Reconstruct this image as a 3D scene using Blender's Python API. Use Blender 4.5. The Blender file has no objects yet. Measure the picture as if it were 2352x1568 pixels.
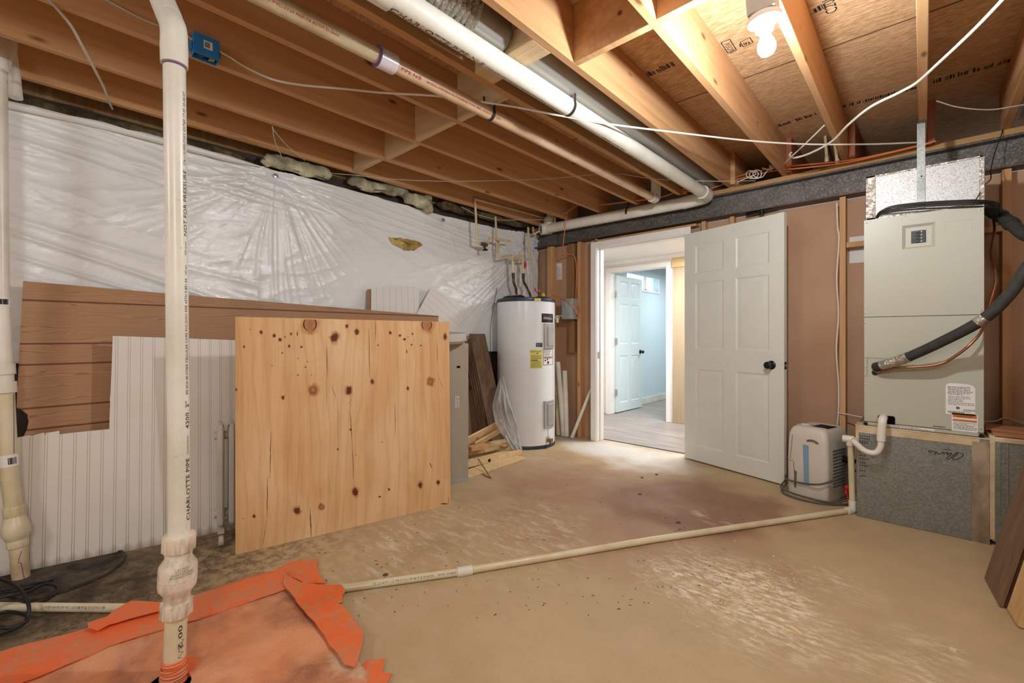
import bpy, bmesh, math, random
from mathutils import Vector, Matrix, noise
random.seed(7)
C = bpy.context.scene
COL = C.collection
V = Vector
# ------------------------------------------------------------------ camera, world, exposure, lights
FPX, CXP, HYP, EYE = 1026.0, 1176.0, 771.0, 1.12          # focal length in pixels, centre column, horizon row, eye height
TH = math.atan2(944, 1026)                                  # yaw: the joists run along +Y, the steel beam along +X
cam_d = bpy.data.cameras.new('camera'); cam = bpy.data.objects.new('camera', cam_d); COL.objects.link(cam)
cam_d.sensor_width = 36; cam_d.lens = 36 * FPX / 2352; cam_d.shift_y = (HYP - 784) / 2352.0; cam_d.clip_start = .02
cam.location = (0, 0, EYE); cam.rotation_euler = (math.pi/2, 0, TH)
C.camera = cam
w = bpy.data.worlds.new('daylight'); C.world = w; w.use_nodes = True
w.node_tree.nodes['Background'].inputs[0].default_value = (.80, .92, 1, 1)
w.node_tree.nodes['Background'].inputs[1].default_value = 3.0
C.view_settings.view_transform = 'Standard'; C.view_settings.look = 'None'
C.view_settings.gamma = 1; C.view_settings.use_curve_mapping = False
C.view_settings.exposure = 0.08
C.cycles.use_denoising = True
C.cycles.max_bounces = 10; C.cycles.diffuse_bounces = 6; C.cycles.sample_clamp_indirect = 6
BULB_POWER = 1520.0           # emission of the visible bulb
REAR_POWER = 74.0            # watts of the unseen fill lights added behind the viewer
HALL_POWER = 58.0

def area(name, loc, size, power, col, rot=(0,0,0), sy=None):
    l = bpy.data.lights.new(name, 'AREA'); l.shape = 'RECTANGLE'; l.size = size; l.size_y = sy or size
    l.energy = power; l.color = col
    o = bpy.data.objects.new(name, l); o.location = loc; o.rotation_euler = rot; COL.objects.link(o); return o
def point(name, loc, r, power, col):
    l = bpy.data.lights.new(name, 'POINT'); l.shadow_soft_size = r; l.energy = power; l.color = col
    o = bpy.data.objects.new(name, l); o.location = loc; COL.objects.link(o); return o
area('hall_ceiling_light', (-1.7, 4.95, 2.12), .9, HALL_POWER, (.95, .97, 1), sy=.5)
area('far_room_fill_light', (-2.3, 7.2, 2.2), .8, 34, (.86, .95, 1))  # unseen lamp added to brighten the far room
point('fill_light_behind', (.72, -.75, 2.14), .20, REAR_POWER, (.90, .955, 1))  # soft fill light added out of view behind the viewer
point('fill_light_behind_left', (-1.45, -1.9, 2.20), .24, REAR_POWER * .8, (.90, .955, 1))  # second added fill light, farther left and out of view

# ------------------------------------------------------------------ measuring helpers: photo pixel -> real point
AXV = V((-math.sin(TH), math.cos(TH), 0)); RXV = V((math.cos(TH), math.sin(TH), 0)); EYEP = V((0, 0, EYE))
def ray(x, y): return AXV + RXV * ((x - CXP) / FPX) + V((0, 0, (HYP - y) / FPX))
def onZ(x, y, z=0.0): d = ray(x, y); return EYEP + d * ((z - EYE) / d.z)
def onX(x, y, X): d = ray(x, y); return EYEP + d * (X / d.x)
def onY(x, y, Y): d = ray(x, y); return EYEP + d * (Y / d.y)
def onP(x, y, p, n): d = ray(x, y); return EYEP + d * ((V(p) - EYEP).dot(n) / d.dot(n))

# ------------------------------------------------------------------ colour and material helpers
def H(h, k=1.0):
    r = [int(h[i:i+2], 16) / 255 for i in (0, 2, 4)]
    return tuple((c / 12.92 if c <= .04045 else ((c + .055) / 1.055) ** 2.4) * k for c in r) + (1,)
class T:
    def __init__(s, name, rough=.6, metal=0.0, spec=.4):
        s.m = bpy.data.materials.new(name); s.m.use_nodes = True; s.t = s.m.node_tree; s.t.nodes.clear()
        s.o = s.t.nodes.new('ShaderNodeOutputMaterial'); s.p = s.t.nodes.new('ShaderNodeBsdfPrincipled')
        s.t.links.new(s.p.outputs[0], s.o.inputs[0])
        tc = s.t.nodes.new('ShaderNodeTexCoord'); s.obj = tc.outputs['Object']; s.uv = tc.outputs['UV']
        s.rough(rough); s.s(s.p.inputs['Metallic'], metal); s.s(s.p.inputs['Specular IOR Level'], spec)
    def s(s, sock, v):
        if isinstance(v, bpy.types.NodeSocket): s.t.links.new(v, sock)
        elif v is not None: sock.default_value = v
    def rough(s, v): s.s(s.p.inputs['Roughness'], v)
    def col(s, v): s.s(s.p.inputs['Base Color'], v); return s
    def map(s, v, scale=(1,1,1), rot=(0,0,0), loc=(0,0,0)):
        n = s.t.nodes.new('ShaderNodeMapping'); s.s(n.inputs[0], v); s.s(n.inputs[1], loc); s.s(n.inputs[2], rot); s.s(n.inputs[3], scale); return n.outputs[0]
    def noise(s, v, scale=5.0, detail=3.0, rough=.5, dist=0.0):
        n = s.t.nodes.new('ShaderNodeTexNoise'); s.s(n.inputs['Vector'], v); s.s(n.inputs['Scale'], scale); s.s(n.inputs['Detail'], detail)
        s.s(n.inputs['Roughness'], rough); s.s(n.inputs['Distortion'], dist); return n.outputs[0]
    def vor(s, v, scale=5.0, out='Distance', feat='F1'):
        n = s.t.nodes.new('ShaderNodeTexVoronoi'); n.feature = feat; s.s(n.inputs['Vector'], v); s.s(n.inputs['Scale'], scale); return n.outputs[out]
    def wave(s, v, scale=5.0, dist=3.0, detail=2.0, dscale=1.0, kind='BANDS', d='X'):
        n = s.t.nodes.new('ShaderNodeTexWave'); n.wave_type = kind; n.bands_direction = d
        s.s(n.inputs['Vector'], v); s.s(n.inputs['Scale'], scale); s.s(n.inputs['Distortion'], dist); s.s(n.inputs['Detail'], detail); s.s(n.inputs['Detail Scale'], dscale)
        return n.outputs[1]
    def ramp(s, f, *stops):
        n = s.t.nodes.new('ShaderNodeValToRGB'); e = n.color_ramp.elements
        while len(e) < len(stops): e.new(.5)
        for k, (p, c) in enumerate(stops):
            e[k].position = p; e[k].color = c if isinstance(c, tuple) else (c, c, c, 1)
        s.s(n.inputs[0], f); return n.outputs[0]
    def mix(s, f, a, b, mode='MIX'):
        n = s.t.nodes.new('ShaderNodeMix'); n.data_type = 'RGBA'; n.blend_type = mode
        s.s(n.inputs[0], f); s.s(n.inputs[6], a); s.s(n.inputs[7], b); return n.outputs[2]
    def ma(s, op, a, b=None, c=None):
        n = s.t.nodes.new('ShaderNodeMath'); n.operation = op; s.s(n.inputs[0], a); s.s(n.inputs[1], b); s.s(n.inputs[2], c); return n.outputs[0]
    def xyz(s, v):
        n = s.t.nodes.new('ShaderNodeSeparateXYZ'); s.s(n.inputs[0], v); return n.outputs
    def dist(s, v, p):
        n = s.t.nodes.new('ShaderNodeVectorMath'); n.operation = 'DISTANCE'; s.s(n.inputs[0], v); s.s(n.inputs[1], p); return n.outputs['Value']
    def warp(s, v, scale, amt):
        n = s.t.nodes.new('ShaderNodeTexNoise'); s.s(n.inputs['Vector'], v); s.s(n.inputs['Scale'], scale); s.s(n.inputs['Detail'], 3.0)
        a = s.t.nodes.new('ShaderNodeVectorMath'); a.operation = 'MULTIPLY_ADD'; s.s(a.inputs[0], n.outputs[1]); s.s(a.inputs[1], (amt, amt, amt)); s.s(a.inputs[2], v); return a.outputs[0]
    def rnd(s):
        return s.t.nodes.new('ShaderNodeObjectInfo').outputs['Random']
    def bump(s, h, strength=.3, dist=.01):
        n = s.t.nodes.new('ShaderNodeBump'); s.s(n.inputs['Strength'], strength); s.s(n.inputs['Distance'], dist); s.s(n.inputs['Height'], h)
        s.s(s.p.inputs['Normal'], n.outputs[0])
# the plywood sheet: foot corner, direction along it, lean
PLY0 = onZ(541, 1274); PLYU = (onZ(1033, 1158) - PLY0).normalized(); PLYH = V((PLYU.y, -PLYU.x, 0)); PLYN = (PLYH + V((0, 0, .018))).normalized(); PLYV = PLYN.cross(PLYU)
# ------------------------------------------------------------------ materials
M = {}
def plain(name, hexc, rough=.5, metal=0.0, spec=.4, vary=.06, scale=9.0):
    t = T(name, rough, metal, spec); c = H(hexc)
    n = t.noise(t.obj, scale, 4)
    t.col(t.mix(t.ramp(n, (.3, 0.0), (.75, 1.0)), tuple(x * (1 + vary) for x in c[:3]) + (1,), tuple(x * (1 - vary * 1.6) for x in c[:3]) + (1,)))
    M[name] = t.m; return t
def wood(name, light, dark, axis='Y', fine=1.0, knot=None, rough=.65, contrast=1.0):
    t = T(name, rough, 0, .25)
    k = {'X': 0, 'Y': 1, 'Z': 2}[axis]
    sc = [26 * fine] * 3; sc[k] = 1.1 * fine
    v = t.warp(t.map(t.obj, tuple(sc)), .25, .9)
    n = t.noise(v, 1.0, 4, .6)
    sc2 = [5.0] * 3; sc2[k] = .35
    n2 = t.noise(t.map(t.obj, tuple(sc2)), 1.0, 3)
    c = t.mix(t.ramp(n, (.32, 0.0), (.70, 1.0)), H(light), H(dark))
    c = t.mix(t.ramp(n2, (.3, 0.0), (.7, .55)), c, H(dark))
    if knot:
        s3 = [7.0] * 3; s3[k] = 2.6
        d = t.vor(t.map(t.obj, tuple(s3)), 1.0)
        c = t.mix(t.ramp(d, (.05, 1.0), (.115, 0.0)), c, H(knot))
    r = t.rnd()
    c = t.mix(t.ma('MULTIPLY', r, .35), c, H(dark))
    t.col(c); t.bump(n, .12, .002); M[name] = t.m; return t
wood('joist_wood', 'd9ae80', 'bb8a5c', 'Y', knot='5a3418')
wood('block_wood', 'dfc8a4', 'c8a980', 'X', knot='6b4523')
wood('stud_wood', 'd6ac7e', 'bc8c5e', 'Z', knot='5a3418')
wood('plate_wood', 'c9a374', 'a67c4e', 'X', knot='5a3418')
wood('lumber_wood', 'e3cba2', 'cfae7c', 'X', knot='7a5028')
wood('lumber_z', 'd9b888', 'c09864', 'Z', knot='7a5028')
wood('old_stud', 'a98258', '86613c', 'Z', fine=1.5)
wood('oak_panel', 'c6b196', 'b29d80', 'Z', fine=2)
def build_materials():
    # --- oriented strand subfloor
    t = T('subfloor_osb', .75, 0, .2)
    a = t.noise(t.warp(t.map(t.obj, (14, 70, 9), (0, 0, .12)), .4, 1.6), 1.0, 6, .75)
    b = t.noise(t.warp(t.map(t.obj, (22, 110, 9), (0, 0, -.25)), .5, 1.5), 1.0, 4, .7)
    c = t.noise(t.obj, 1.3, 3)
    col = t.mix(t.ramp(a, (.28, 0.0), (.72, 1.0)), H('d6b083'), H('a87c52'))
    col = t.mix(t.ramp(b, (.45, 0.0), (.62, .75)), col, H('e6cba6'))
    col = t.mix(t.ramp(c, (.35, 0.0), (.7, .35)), col, H('b07c50'))
    x = t.xyz(t.obj)
    seam = t.ma('LESS_THAN', t.ma('ABSOLUTE', t.ma('SUBTRACT', t.ma('PINGPONG', t.ma('ADD', x[1], 9.3), 1.22), .003)), .003)
    col = t.mix(t.ma('MULTIPLY', seam, .8), col, H('3a2010'))
    t.col(col); t.bump(a, .25, .003); M['subfloor_osb'] = t.m
    # --- concrete floor with its stains, dust and dirt
    t = T('concrete_floor', .62, 0, .3)
    P = t.obj
    n1 = t.noise(P, 1.1, 5, .6); n2 = t.noise(P, 5.5, 6, .65); n3 = t.noise(P, 60, 4, .7); nb = t.noise(P, 2.4, 5, .6, .6)
    col = t.mix(t.ramp(n1, (.32, 0.0), (.68, 1.0)), H('c0a981'), H('ab9470'))
    col = t.mix(t.ramp(n2, (.42, 0.0), (.72, .55)), col, H('c6ae8c'))
    col = t.mix(t.ramp(n3, (.55, 0.0), (.8, .35)), col, H('917654'))
    def blob(px, py, r, sx=1.0, sy=1.0, rot=0.0, soft=.35, w=.55, ws=3.0):
        p = onZ(px, py) if isinstance(px, (int, float)) and px > 20 else V((px, py, 0))
        v = t.map(t.warp(P, ws, w * r), (1, 1, 1), (0, 0, 0), (-p.x - w * r * .5, -p.y - w * r * .5, 0))
        v = t.map(v, (1 / (r * sx), 1 / (r * sy), 0), (0, 0, 0)) if not rot else t.map(t.map(v, (1, 1, 0), (0, 0, rot)), (1 / (r * sx), 1 / (r * sy), 0))
        return t.ramp(t.dist(v, (0, 0, 0)), (max(0, 1 - soft) * .5, 1.0), (min(.98, .5 + soft * .5), 0.0))
    def scr(sx, sy, rot): return t.noise(t.map(P, (sx, sy, 1), (0, 0, rot)), 1.0, 6, .7)
    # reddish worn area before the doorway
    red = t.ma('MULTIPLY', blob(-1.65, 2.75, 2.0, .95, .8, .3, .4), t.ramp(nb, (.25, .25), (.55, .95)))
    col = t.mix(t.ma('MULTIPLY', red, .9), col, H('a07a60'))
    damp = blob(-1.15, 3.0, 1.5, .75, .60, -.35, .16, .30)
    col = t.mix(t.ma('MULTIPLY', damp, .8), col, t.mix(t.ramp(nb, (.35, 0.0), (.65, 1.0)), H('947058'), H('84624c')))
    # pale concrete by the water heater; hall light painted onto the threshold
    pale = t.ma('MULTIPLY', blob(-2.15, 3.85, 1.35, 1.0, .42, .12, .5), t.ramp(n2, (.2, .7), (.55, 1.0)))
    col = t.mix(t.ma('MULTIPLY', pale, .95), col, H('d8d3ca'))
    # pale scuffed plaster streaks, sawdust
    s1 = t.ramp(scr(7, 22, .9), (.50, 0.0), (.66, 1.0))
    for (x, y, r, sx, sy, rot, k) in [(870, 1280, .5, 1.5, .6, .75, .55), (1010, 1220, .6, 1.3, .8, .9, .5), (1180, 1240, .6, 1.2, .8, .8, .5), (1270, 1205, .45, 1.3, .7, .8, .55), (1620, 1185, .22, 1.2, .6, .3, .8), (1230, 1050, .3, 1, 1, 0, .5)]:
        col = t.mix(t.ma('MULTIPLY', t.ma('MULTIPLY', blob(x, y, r, sx, sy, rot, .7), s1), k), col, H('e0d4c0'))
    s2 = t.ramp(scr(16, 40, .35), (.46, 0.0), (.60, 1.0)); s3 = t.ramp(t.noise(P, 9, 8, .75, .4), (.44, 0.0), (.58, 1.0))
    for (x, y, r, k) in [(1745, 1350, .27, 1.0), (1700, 1395, .36, .75), (1560, 1330, .26, .7), (1800, 1420, .3, .6), (1640, 1300, .3, .45), (1900, 1330, .25, .35), (2140, 1490, .16, .4), (2100, 1545, .2, .4)]:
        col = t.mix(t.ma('MULTIPLY', t.ma('MULTIPLY', blob(x, y, r, 1.2, .9, .5, .9), t.ma('MULTIPLY_ADD', t.ma('MULTIPLY', s2, s3), 1.1, t.ma('MULTIPLY', s2, .5))), k), col, H('eee2c8'))
    # dark dirt by the sump at the left and along the lower wall
    dk = t.ma('MULTIPLY', blob(-2.80, .10, 1.25, 1.0, .85, .2, .6, .35), t.ramp(t.noise(P, 7, 6, .7, .3), (.3, .45), (.62, 1.0)))
    col = t.mix(dk, col, H('2b231a'))
    dk2 = t.ma('MULTIPLY', blob(-2.6, .50, 1.1, .7, 1.0, 0, .9), t.ramp(t.noise(P, 18, 5, .7), (.42, 0.0), (.58, .85)))
    col = t.mix(dk2, col, H('4a3a28'))
    # specks of grit
    sp = t.vor(P, 26); spm = t.ma('MULTIPLY', t.ramp(sp, (.03, 1.0), (.06, 0.0)), t.ramp(t.noise(P, 3.3, 2), (.55, 0.0), (.62, .55)))
    col = t.mix(spm, col, H('4a3826'))
    sp = t.vor(t.map(P, (1, 1, 1), (0, 0, .4)), 41); spm = t.ma('MULTIPLY', t.ramp(sp, (.05, 1.0), (.09, 0.0)), t.ramp(t.noise(P, 4.1, 2), (.56, 0.0), (.62, .7)))
    col = t.mix(spm, col, H('d8cdb8'))
    t.col(col); t.bump(t.mix(.5, n2, n3), .18, .004)
    t.rough(t.ramp(n2, (.3, .5), (.7, .75))); M['concrete_floor'] = t.m
    # --- hardboard sheathing
    t = T('hardboard', .7, 0, .25); n = t.noise(t.obj, 2.0, 4); f = t.noise(t.obj, 160, 2)
    t.col(t.mix(t.ramp(n, (.3, 0.0), (.7, 1.0)), H('c29e80'), H('b28c6e'))); t.bump(f, .05, .001); M['hardboard'] = t.m
    # --- plastic vapour barrier
    t = T('plastic_sheet', .30, 0, 1.0)
    n = t.noise(t.obj, 1.6, 4); cr = t.noise(t.warp(t.map(t.obj, (1, 1, 1.5)), 4, .05), 85, 3, .6, 1.4); cr2 = t.noise(t.map(t.obj, (1, .55, 1.7)), 20, 5, .62, 1.2)
    weave = t.ma('ADD', t.wave(t.obj, 120, .3, 1, 1, d='Y'), t.wave(t.obj, 120, .3, 1, 1, d='Z'))
    t.col(t.mix(t.ramp(n, (.35, 0.0), (.7, 1.0)), H('efefed'), H('e2e2df')))
    t.bump(t.ma('ADD', t.ma('ADD', t.ma('MULTIPLY', cr, .8), t.ma('MULTIPLY', cr2, 2.6)), t.ma('MULTIPLY', weave, .05)), .5, .0020); t.rough(t.ramp(n, (.3, .12), (.7, .20)))
    M['plastic_sheet'] = t.m
    t = T('clear_plastic', .12, 0, .6); t.col(H('f0f0ee'))
    t.s(t.p.inputs['Transmission Weight'], .68); t.s(t.p.inputs['IOR'], 1.2); t.bump(t.noise(t.map(t.obj, (1, 1, .25)), 30, 4, .6, 1.0), .7, .02); M['clear_plastic'] = t.m
    # --- fibreglass
    for nm, a, b, c in (('fibreglass', 'ece6c8', 'b8ae8a', '6a6248'), ('fibreglass_yellow', 'e0c680', 'b89a52', '7e6434'), ('fibreglass_dirty', '80704f', '463a28', '1e1810')):
        t = T(nm, .95, 0, .1); n = t.noise(t.obj, 22, 6, .7); m = t.noise(t.obj, 5, 4)
        t.col(t.mix(t.ramp(m, (.45, 0.0), (.68, .8)), t.mix(t.ramp(n, (.35, 0.0), (.68, 1.0)), H(a), H(b)), H(c))); t.bump(n, .9, .02); M[nm] = t.m
    # --- steel beam, rust
    t = T('beam_steel', .55, .35, .4); n = t.noise(t.obj, 3.5, 6, .65); f = t.noise(t.obj, 90, 3); r = t.noise(t.map(t.obj, (1.2, 6, 6)), 2.2, 6, .7)
    c = t.mix(t.ramp(n, (.35, 0.0), (.7, 1.0)), H('6c665f'), H('4d4741')); c = t.mix(t.ramp(f, (.45, 0.0), (.7, .5)), c, H('9a9894'))
    z = t.xyz(t.obj)[2]; low = t.ramp(t.ma('MULTIPLY_ADD', z, 8, -17.2), (0.02, .85), (.30, .06))
    c = t.mix(t.ma('MULTIPLY', t.ramp(r, (.42, 0.0), (.58, 1.0)), low), c, H('5e3520')); t.col(c); M['beam_steel'] = t.m
    # --- galvanised sheet
    t = T('galvanised', .42, .75, .5); v = t.vor(t.warp(t.obj, 30, .01), 120, 'Color'); n = t.noise(t.obj, 4, 5); f = t.noise(t.obj, 70, 4, .7)
    c = t.mix(t.xyz(v)[0], H('9a9c98'), H('82857f')); c = t.mix(t.ramp(n, (.45, 0.0), (.75, .4)), c, H('6f6d66')); c = t.mix(t.ramp(f, (.58, 0.0), (.72, .5)), c, H('b9b9b2'))
    t.col(c); t.rough(t.ramp(n, (.3, .38), (.7, .58))); M['galvanised'] = t.m
    t = T('duct_metal', .36, .6, .5); n = t.noise(t.map(t.obj, (8, .6, 8)), 2, 4); t.col(t.mix(n, H('c2beb6'), H('8e8a82'))); M['duct_metal'] = t.m
    t = T('foil', .22, .95, .5); n = t.noise(t.obj, 45, 5, .6, 1.2); t.col(t.mix(n, H('d8d4cc'), H('a8a298'))); t.bump(n, .8, .012); M['foil'] = t.m
    t = T('foil_board', .5, .55, .5); n = t.vor(t.obj, 170); m = t.noise(t.obj, 210, 4, .75)
    t.col(t.mix(t.ramp(m, (.50, 0.0), (.62, .8)), H('bdbcb8'), H('6c6b68'))); t.bump(m, .15, .002); M['foil_board'] = t.m
    t = T('duct_tape_brown', .5, .1, .4); n = t.noise(t.map(t.obj, (3, 3, 1.4)), 3.5, 5, .6); t.col(t.mix(t.ramp(n, (.35, 0.0), (.66, 1.0)), H('a9977f'), H('6a5646'))); t.bump(t.noise(t.obj, 30, 4), .25, .005); M['duct_tape_brown'] = t.m
    # --- plastic pipes
    for nm, a, b in (('pvc_white', 'e6e2d6', 'd2ccba'), ('pvc_cream', 'ddd2b4', 'c8b88e'), ('pvc_dirty', 'd8c8a6', 'a88c66'), ('cpvc', 'dccba4', 'c4ae82'), ('pvc_pinkish', 'dcbc9c', 'b8906a'), ('pvc_pale', 'e9e4d8', 'cfc6b2')):
        t = T(nm, .32, 0, .5); n = t.noise(t.obj, 4.5, 5, .6); f = t.noise(t.obj, 28, 5, .7)
        c = t.mix(t.ramp(n, (.38, 0.0), (.72, 1.0)), H(a), H(b)); c = t.mix(t.ramp(f, (.66, 0.0), (.74, .55)), c, H('8a6c48')); t.col(c); M[nm] = t.m
    t = T('fitting_dirty', .38, 0, .5); n = t.noise(t.map(t.obj, (1, 1, .6)), 14, 5, .7); c = t.mix(t.ramp(n, (.48, 0.0), (.72, .85)), H('e2d6c4'), H('9c8468')); t.col(c); M['fitting_dirty'] = t.m
    # --- plywood sheet: vertical grain, warm
    t = T('plywood', .58, 0, .3); u = t.uv
    v = t.warp(t.map(u, (22, 1.0, 1)), .32, 1.5); n = t.noise(v, 1.0, 4, .6); big = t.noise(t.map(t.warp(u, 1.6, .5), (3.0, 1.2, 1)), 1.0, 4, .5, .5); fine = t.noise(t.map(u, (160, 7, 1)), 1.0, 2)
    ring = t.wave(t.warp(t.map(u, (3.4, .75, 1)), .8, 1.1), 1.5, 5.0, 3, .8)
    c = t.mix(t.ramp(n, (.3, 0.0), (.72, 1.0)), H('dfb888'), H('cc9c68')); c = t.mix(t.ramp(big, (.40, 0.0), (.68, .7)), c, H('e8cba0'))
    c = t.mix(t.ramp(ring, (.0, .25), (.22, 0.0)), c, H('c08e5e'))
    c = t.mix(t.ma('MULTIPLY', t.ramp(fine, (.5, 0.0), (.8, 1.0)), .22), c, H('a86a34'))
    at = t.t.nodes.new('ShaderNodeAttribute'); at.attribute_name = 'mark'; m = t.xyz(at.outputs['Color'])   # r: brown halo, g: knot core, b: crack or bark
    c = t.mix(m[0], c, H('a8622e')); c = t.mix(m[1], c, t.mix(t.ramp(t.noise(u, 130, 3), (.4, 0.0), (.6, 1.0)), H('6e2c1c'), H('3c160e'))); c = t.mix(m[2], c, H('32180a'))
    t.col(c); t.bump(n, .06, .002); M['plywood'] = t.m
    # --- printed wood-grain panel: grain along u, grooves across v
    t = T('woodgrain_panel', .55, 0, .3); u = t.uv; x = t.xyz(u)
    rg = t.wave(t.warp(t.map(u, (1.3, 12, 1)), .9, 1.5), 3.6, 7, 3, .5, d='Y'); n = t.noise(t.map(u, (4, 130, 1)), 1.0, 3)
    c = t.mix(t.ramp(rg, (.0, .85), (.22, 0.0)), H('ae8662'), H('8a6244')); c = t.mix(t.ramp(n, (.45, 0.0), (.8, .4)), c, H('966440'))
    for g in (1.245, 1.14, .92, .815, .60, .495, .28, .175):
        c = t.mix(t.ma('LESS_THAN', t.ma('ABSOLUTE', t.ma('SUBTRACT', x[1], g)), .0045), c, H('6e4226'))
    t.col(c); M['woodgrain_panel'] = t.m
    # --- white beaded panel: pairs of grooves along v
    t = T('beaded_panel', .38, 0, .4); x = t.xyz(t.uv); n = t.noise(t.uv, 3, 3)
    f = t.ma('MODULO', t.ma('ADD', x[0], 5.12), .0512)
    g = t.ma('MAXIMUM', t.ma('LESS_THAN', t.ma('ABSOLUTE', t.ma('SUBTRACT', f, .020)), .0011), t.ma('LESS_THAN', t.ma('ABSOLUTE', t.ma('SUBTRACT', f, .029)), .0011))
    c = t.mix(t.ramp(n, (.3, 0.0), (.8, 1.0)), H('dfdad1'), H('d5cfc4')); lowm = t.ramp(t.ma('MULTIPLY_ADD', x[1], 2.2, t.ma('MULTIPLY', n, .4)), (.18, .85), (.65, .12))
    c = t.mix(t.ma('MULTIPLY', g, 1.0), c, t.mix(lowm, H('b5a996'), H('9a7a4c'))); edge = t.ramp(t.ma('MULTIPLY_ADD', t.ma('ABSOLUTE', t.ma('SUBTRACT', f, .0245)), 8, t.ma('MULTIPLY', x[1], 9)), (.05, .7), (.5, 0.0))
    c = t.mix(edge, c, H('7a6a54')); t.col(c); t.bump(t.ma('SUBTRACT', 1.0, g), .25, .001); M['beaded_panel'] = t.m
    t = T('beaded_scrap', .38, 0, .4); x = t.xyz(t.uv); f = t.ma('MODULO', t.ma('ADD', x[0], 5.0), .062); g = t.ma('LESS_THAN', f, .005); t.col(t.mix(t.ma('MULTIPLY', g, .5), H('e2ded8'), H('b4aea4'))); M['beaded_scrap'] = t.m
    t = T('beaded_wall', .4, 0, .3); x = t.xyz(t.obj); f = t.ma('MODULO', t.ma('ADD', x[1], 5.0), .05); g = t.ma('LESS_THAN', f, .006)
    t.col(t.mix(t.ma('MULTIPLY', g, .5), H('d2e2e8'), H('96b4c2'))); M['beaded_wall'] = t.m
    # --- orange pit sheet and tape
    t = T('orange_sheet', .42, 0, .4); n = t.noise(t.obj, 3.2, 5, .6, .5); m = t.noise(t.obj, 12, 6, .7); k = t.noise(t.obj, 45, 4, .7)
    c = t.mix(t.ramp(n, (.34, 0.0), (.6, 1.0)), H('e0a078'), H('d4895c'))
    c = t.mix(t.ma('MULTIPLY', t.ramp(t.noise(t.obj, 1.7, 5, .6, .8), (.43, 0.0), (.56, 1.0)), t.ramp(m, (.35, .3), (.6, 1.0))), c, H('a06a50'))
    c = t.mix(t.ma('MULTIPLY', t.ramp(t.noise(t.map(t.obj, (1, 1, 1), (0, 0, 0), (3, 1, 0)), 2.3, 5, .6, .4), (.57, 0.0), (.63, .9)), t.ramp(k, (.3, .5), (.6, 1.0))), c, H('cbb697'))
    c = t.mix(t.ramp(t.vor(t.obj, 60), (.05, .8), (.12, 0.0)), c, H('5a3420')); t.col(c); t.rough(t.ramp(n, (.35, .25), (.6, .6))); M['orange_sheet'] = t.m
    t = T('orange_tape', .45, 0, .4); n = t.noise(t.obj, 6, 5, .65, .4); m = t.noise(t.map(t.obj, (1, 1, 1), (0, 0, .5)), 34, 5, .7)
    c = t.mix(t.ramp(n, (.4, 0.0), (.7, 1.0)), H('ea6a34'), H('d97a4c')); c = t.mix(t.ma('MULTIPLY', t.ramp(m, (.44, 0.0), (.64, .85)), t.ramp(n, (.36, .15), (.58, 1.0))), c, H('c08a6a')); c = t.mix(t.ramp(t.vor(t.obj, 45), (.03, .8), (.07, 0.0)), c, H('5a3828'))
    t.col(c); t.bump(t.noise(t.obj, 20, 4, .6, 1.0), .35, .01); M['orange_tape'] = t.m
    # --- laminate flooring
    for nm, k in (('vinyl_floor', 1), ('laminate_brown', 0)):
        t = T(nm, .42, 0, .4); n = t.noise(t.warp(t.map(t.obj, (3.2, 34, 34) if k else (22, 22, 1.6)), .3, 1.2), 1.0, 5, .65); b = t.noise(t.map(t.obj, (.8, 7, 1) if k else (4, 4, 1)), 1.0, 2)
        c = t.mix(t.ramp(n, (.3, 0.0), (.7, 1.0)), H('b5ada6' if k else '8c6c52'), H('7c726c' if k else '543e2e')); c = t.mix(t.ramp(b, (.35, 0.0), (.65, .6)), c, H('968a82' if k else '70563e'))
        if k:
            x = t.xyz(t.obj); c = t.mix(t.ma('MULTIPLY', t.ma('LESS_THAN', t.ma('MODULO', t.ma('ADD', x[1], 5.0), .15), .003), .7), c, H('5a5450'))
        t.col(c); M[nm] = t.m
    t = T('copper', .35, .85, .5); n = t.noise(t.obj, 20, 4); t.col(t.mix(n, H('b87a58'), H('7c4c36'))); M['copper'] = t.m
    t = T('frosted_glass', .1, 0, .5); t.col(H('eef6fa')); t.s(t.p.inputs['Transmission Weight'], 1.0); t.s(t.p.inputs['IOR'], 1.05); M['window_glass'] = t.m
    t = T('bulb_glow'); t.col(H('ffffff')); t.s(t.p.inputs['Emission Color'], (.90, .955, 1, 1)); t.s(t.p.inputs['Emission Strength'], BULB_POWER); M['bulb_glow'] = t.m
    t = plain('heater_white', 'e8ebec', .22, 0, .5, .02)
    plain('door_white', 'd9dad0', .4, vary=.02); plain('trim_white', 'efece8', .4, vary=.02); plain('cabinet_beige', 'b4b3a2', .38, vary=.02, scale=2)
    plain('cabinet_grey', 'aba292', .4, vary=.03); plain('ceiling_white', 'e8e6e2', .6, vary=.02); plain('far_door', 'd3e0e0', .4, vary=.02)
    plain('dehumidifier', 'cfc8bc', .42, vary=.03); plain('dehum_shade', '6a645a', .5); plain('black_rubber', '1b1a19', .5); plain('black_plastic', '121212', .3)
    plain('black_foam', '35332f', .75, vary=.2, scale=30); plain('dark_hole', '0c0a09', .9, 0, .05); plain('cable_white', 'e4dfd2', .4); plain('cable_grey', 'bdb6a8', .45); plain('cable_orange', 'e07a44', .45)
    plain('cable_dark', '2c2926', .5); plain('cord_grey', '5a5752', .5); plain('box_blue', '2a80c8', .4, vary=.08); plain('box_grey', 'aeb5b7', .4, .3); plain('paper', 'e6e4de', .7, vary=.02)
    plain('paper_yellow', 'd8d070', .7, vary=.03); plain('ink', '26221e', .8); plain('ink_faded', '6e6a62', .8); plain('ink_red', 'b0402c', .8); plain('ink_blue', '3a5a78', .8); plain('ink_orange', 'c8702c', .8)
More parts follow.
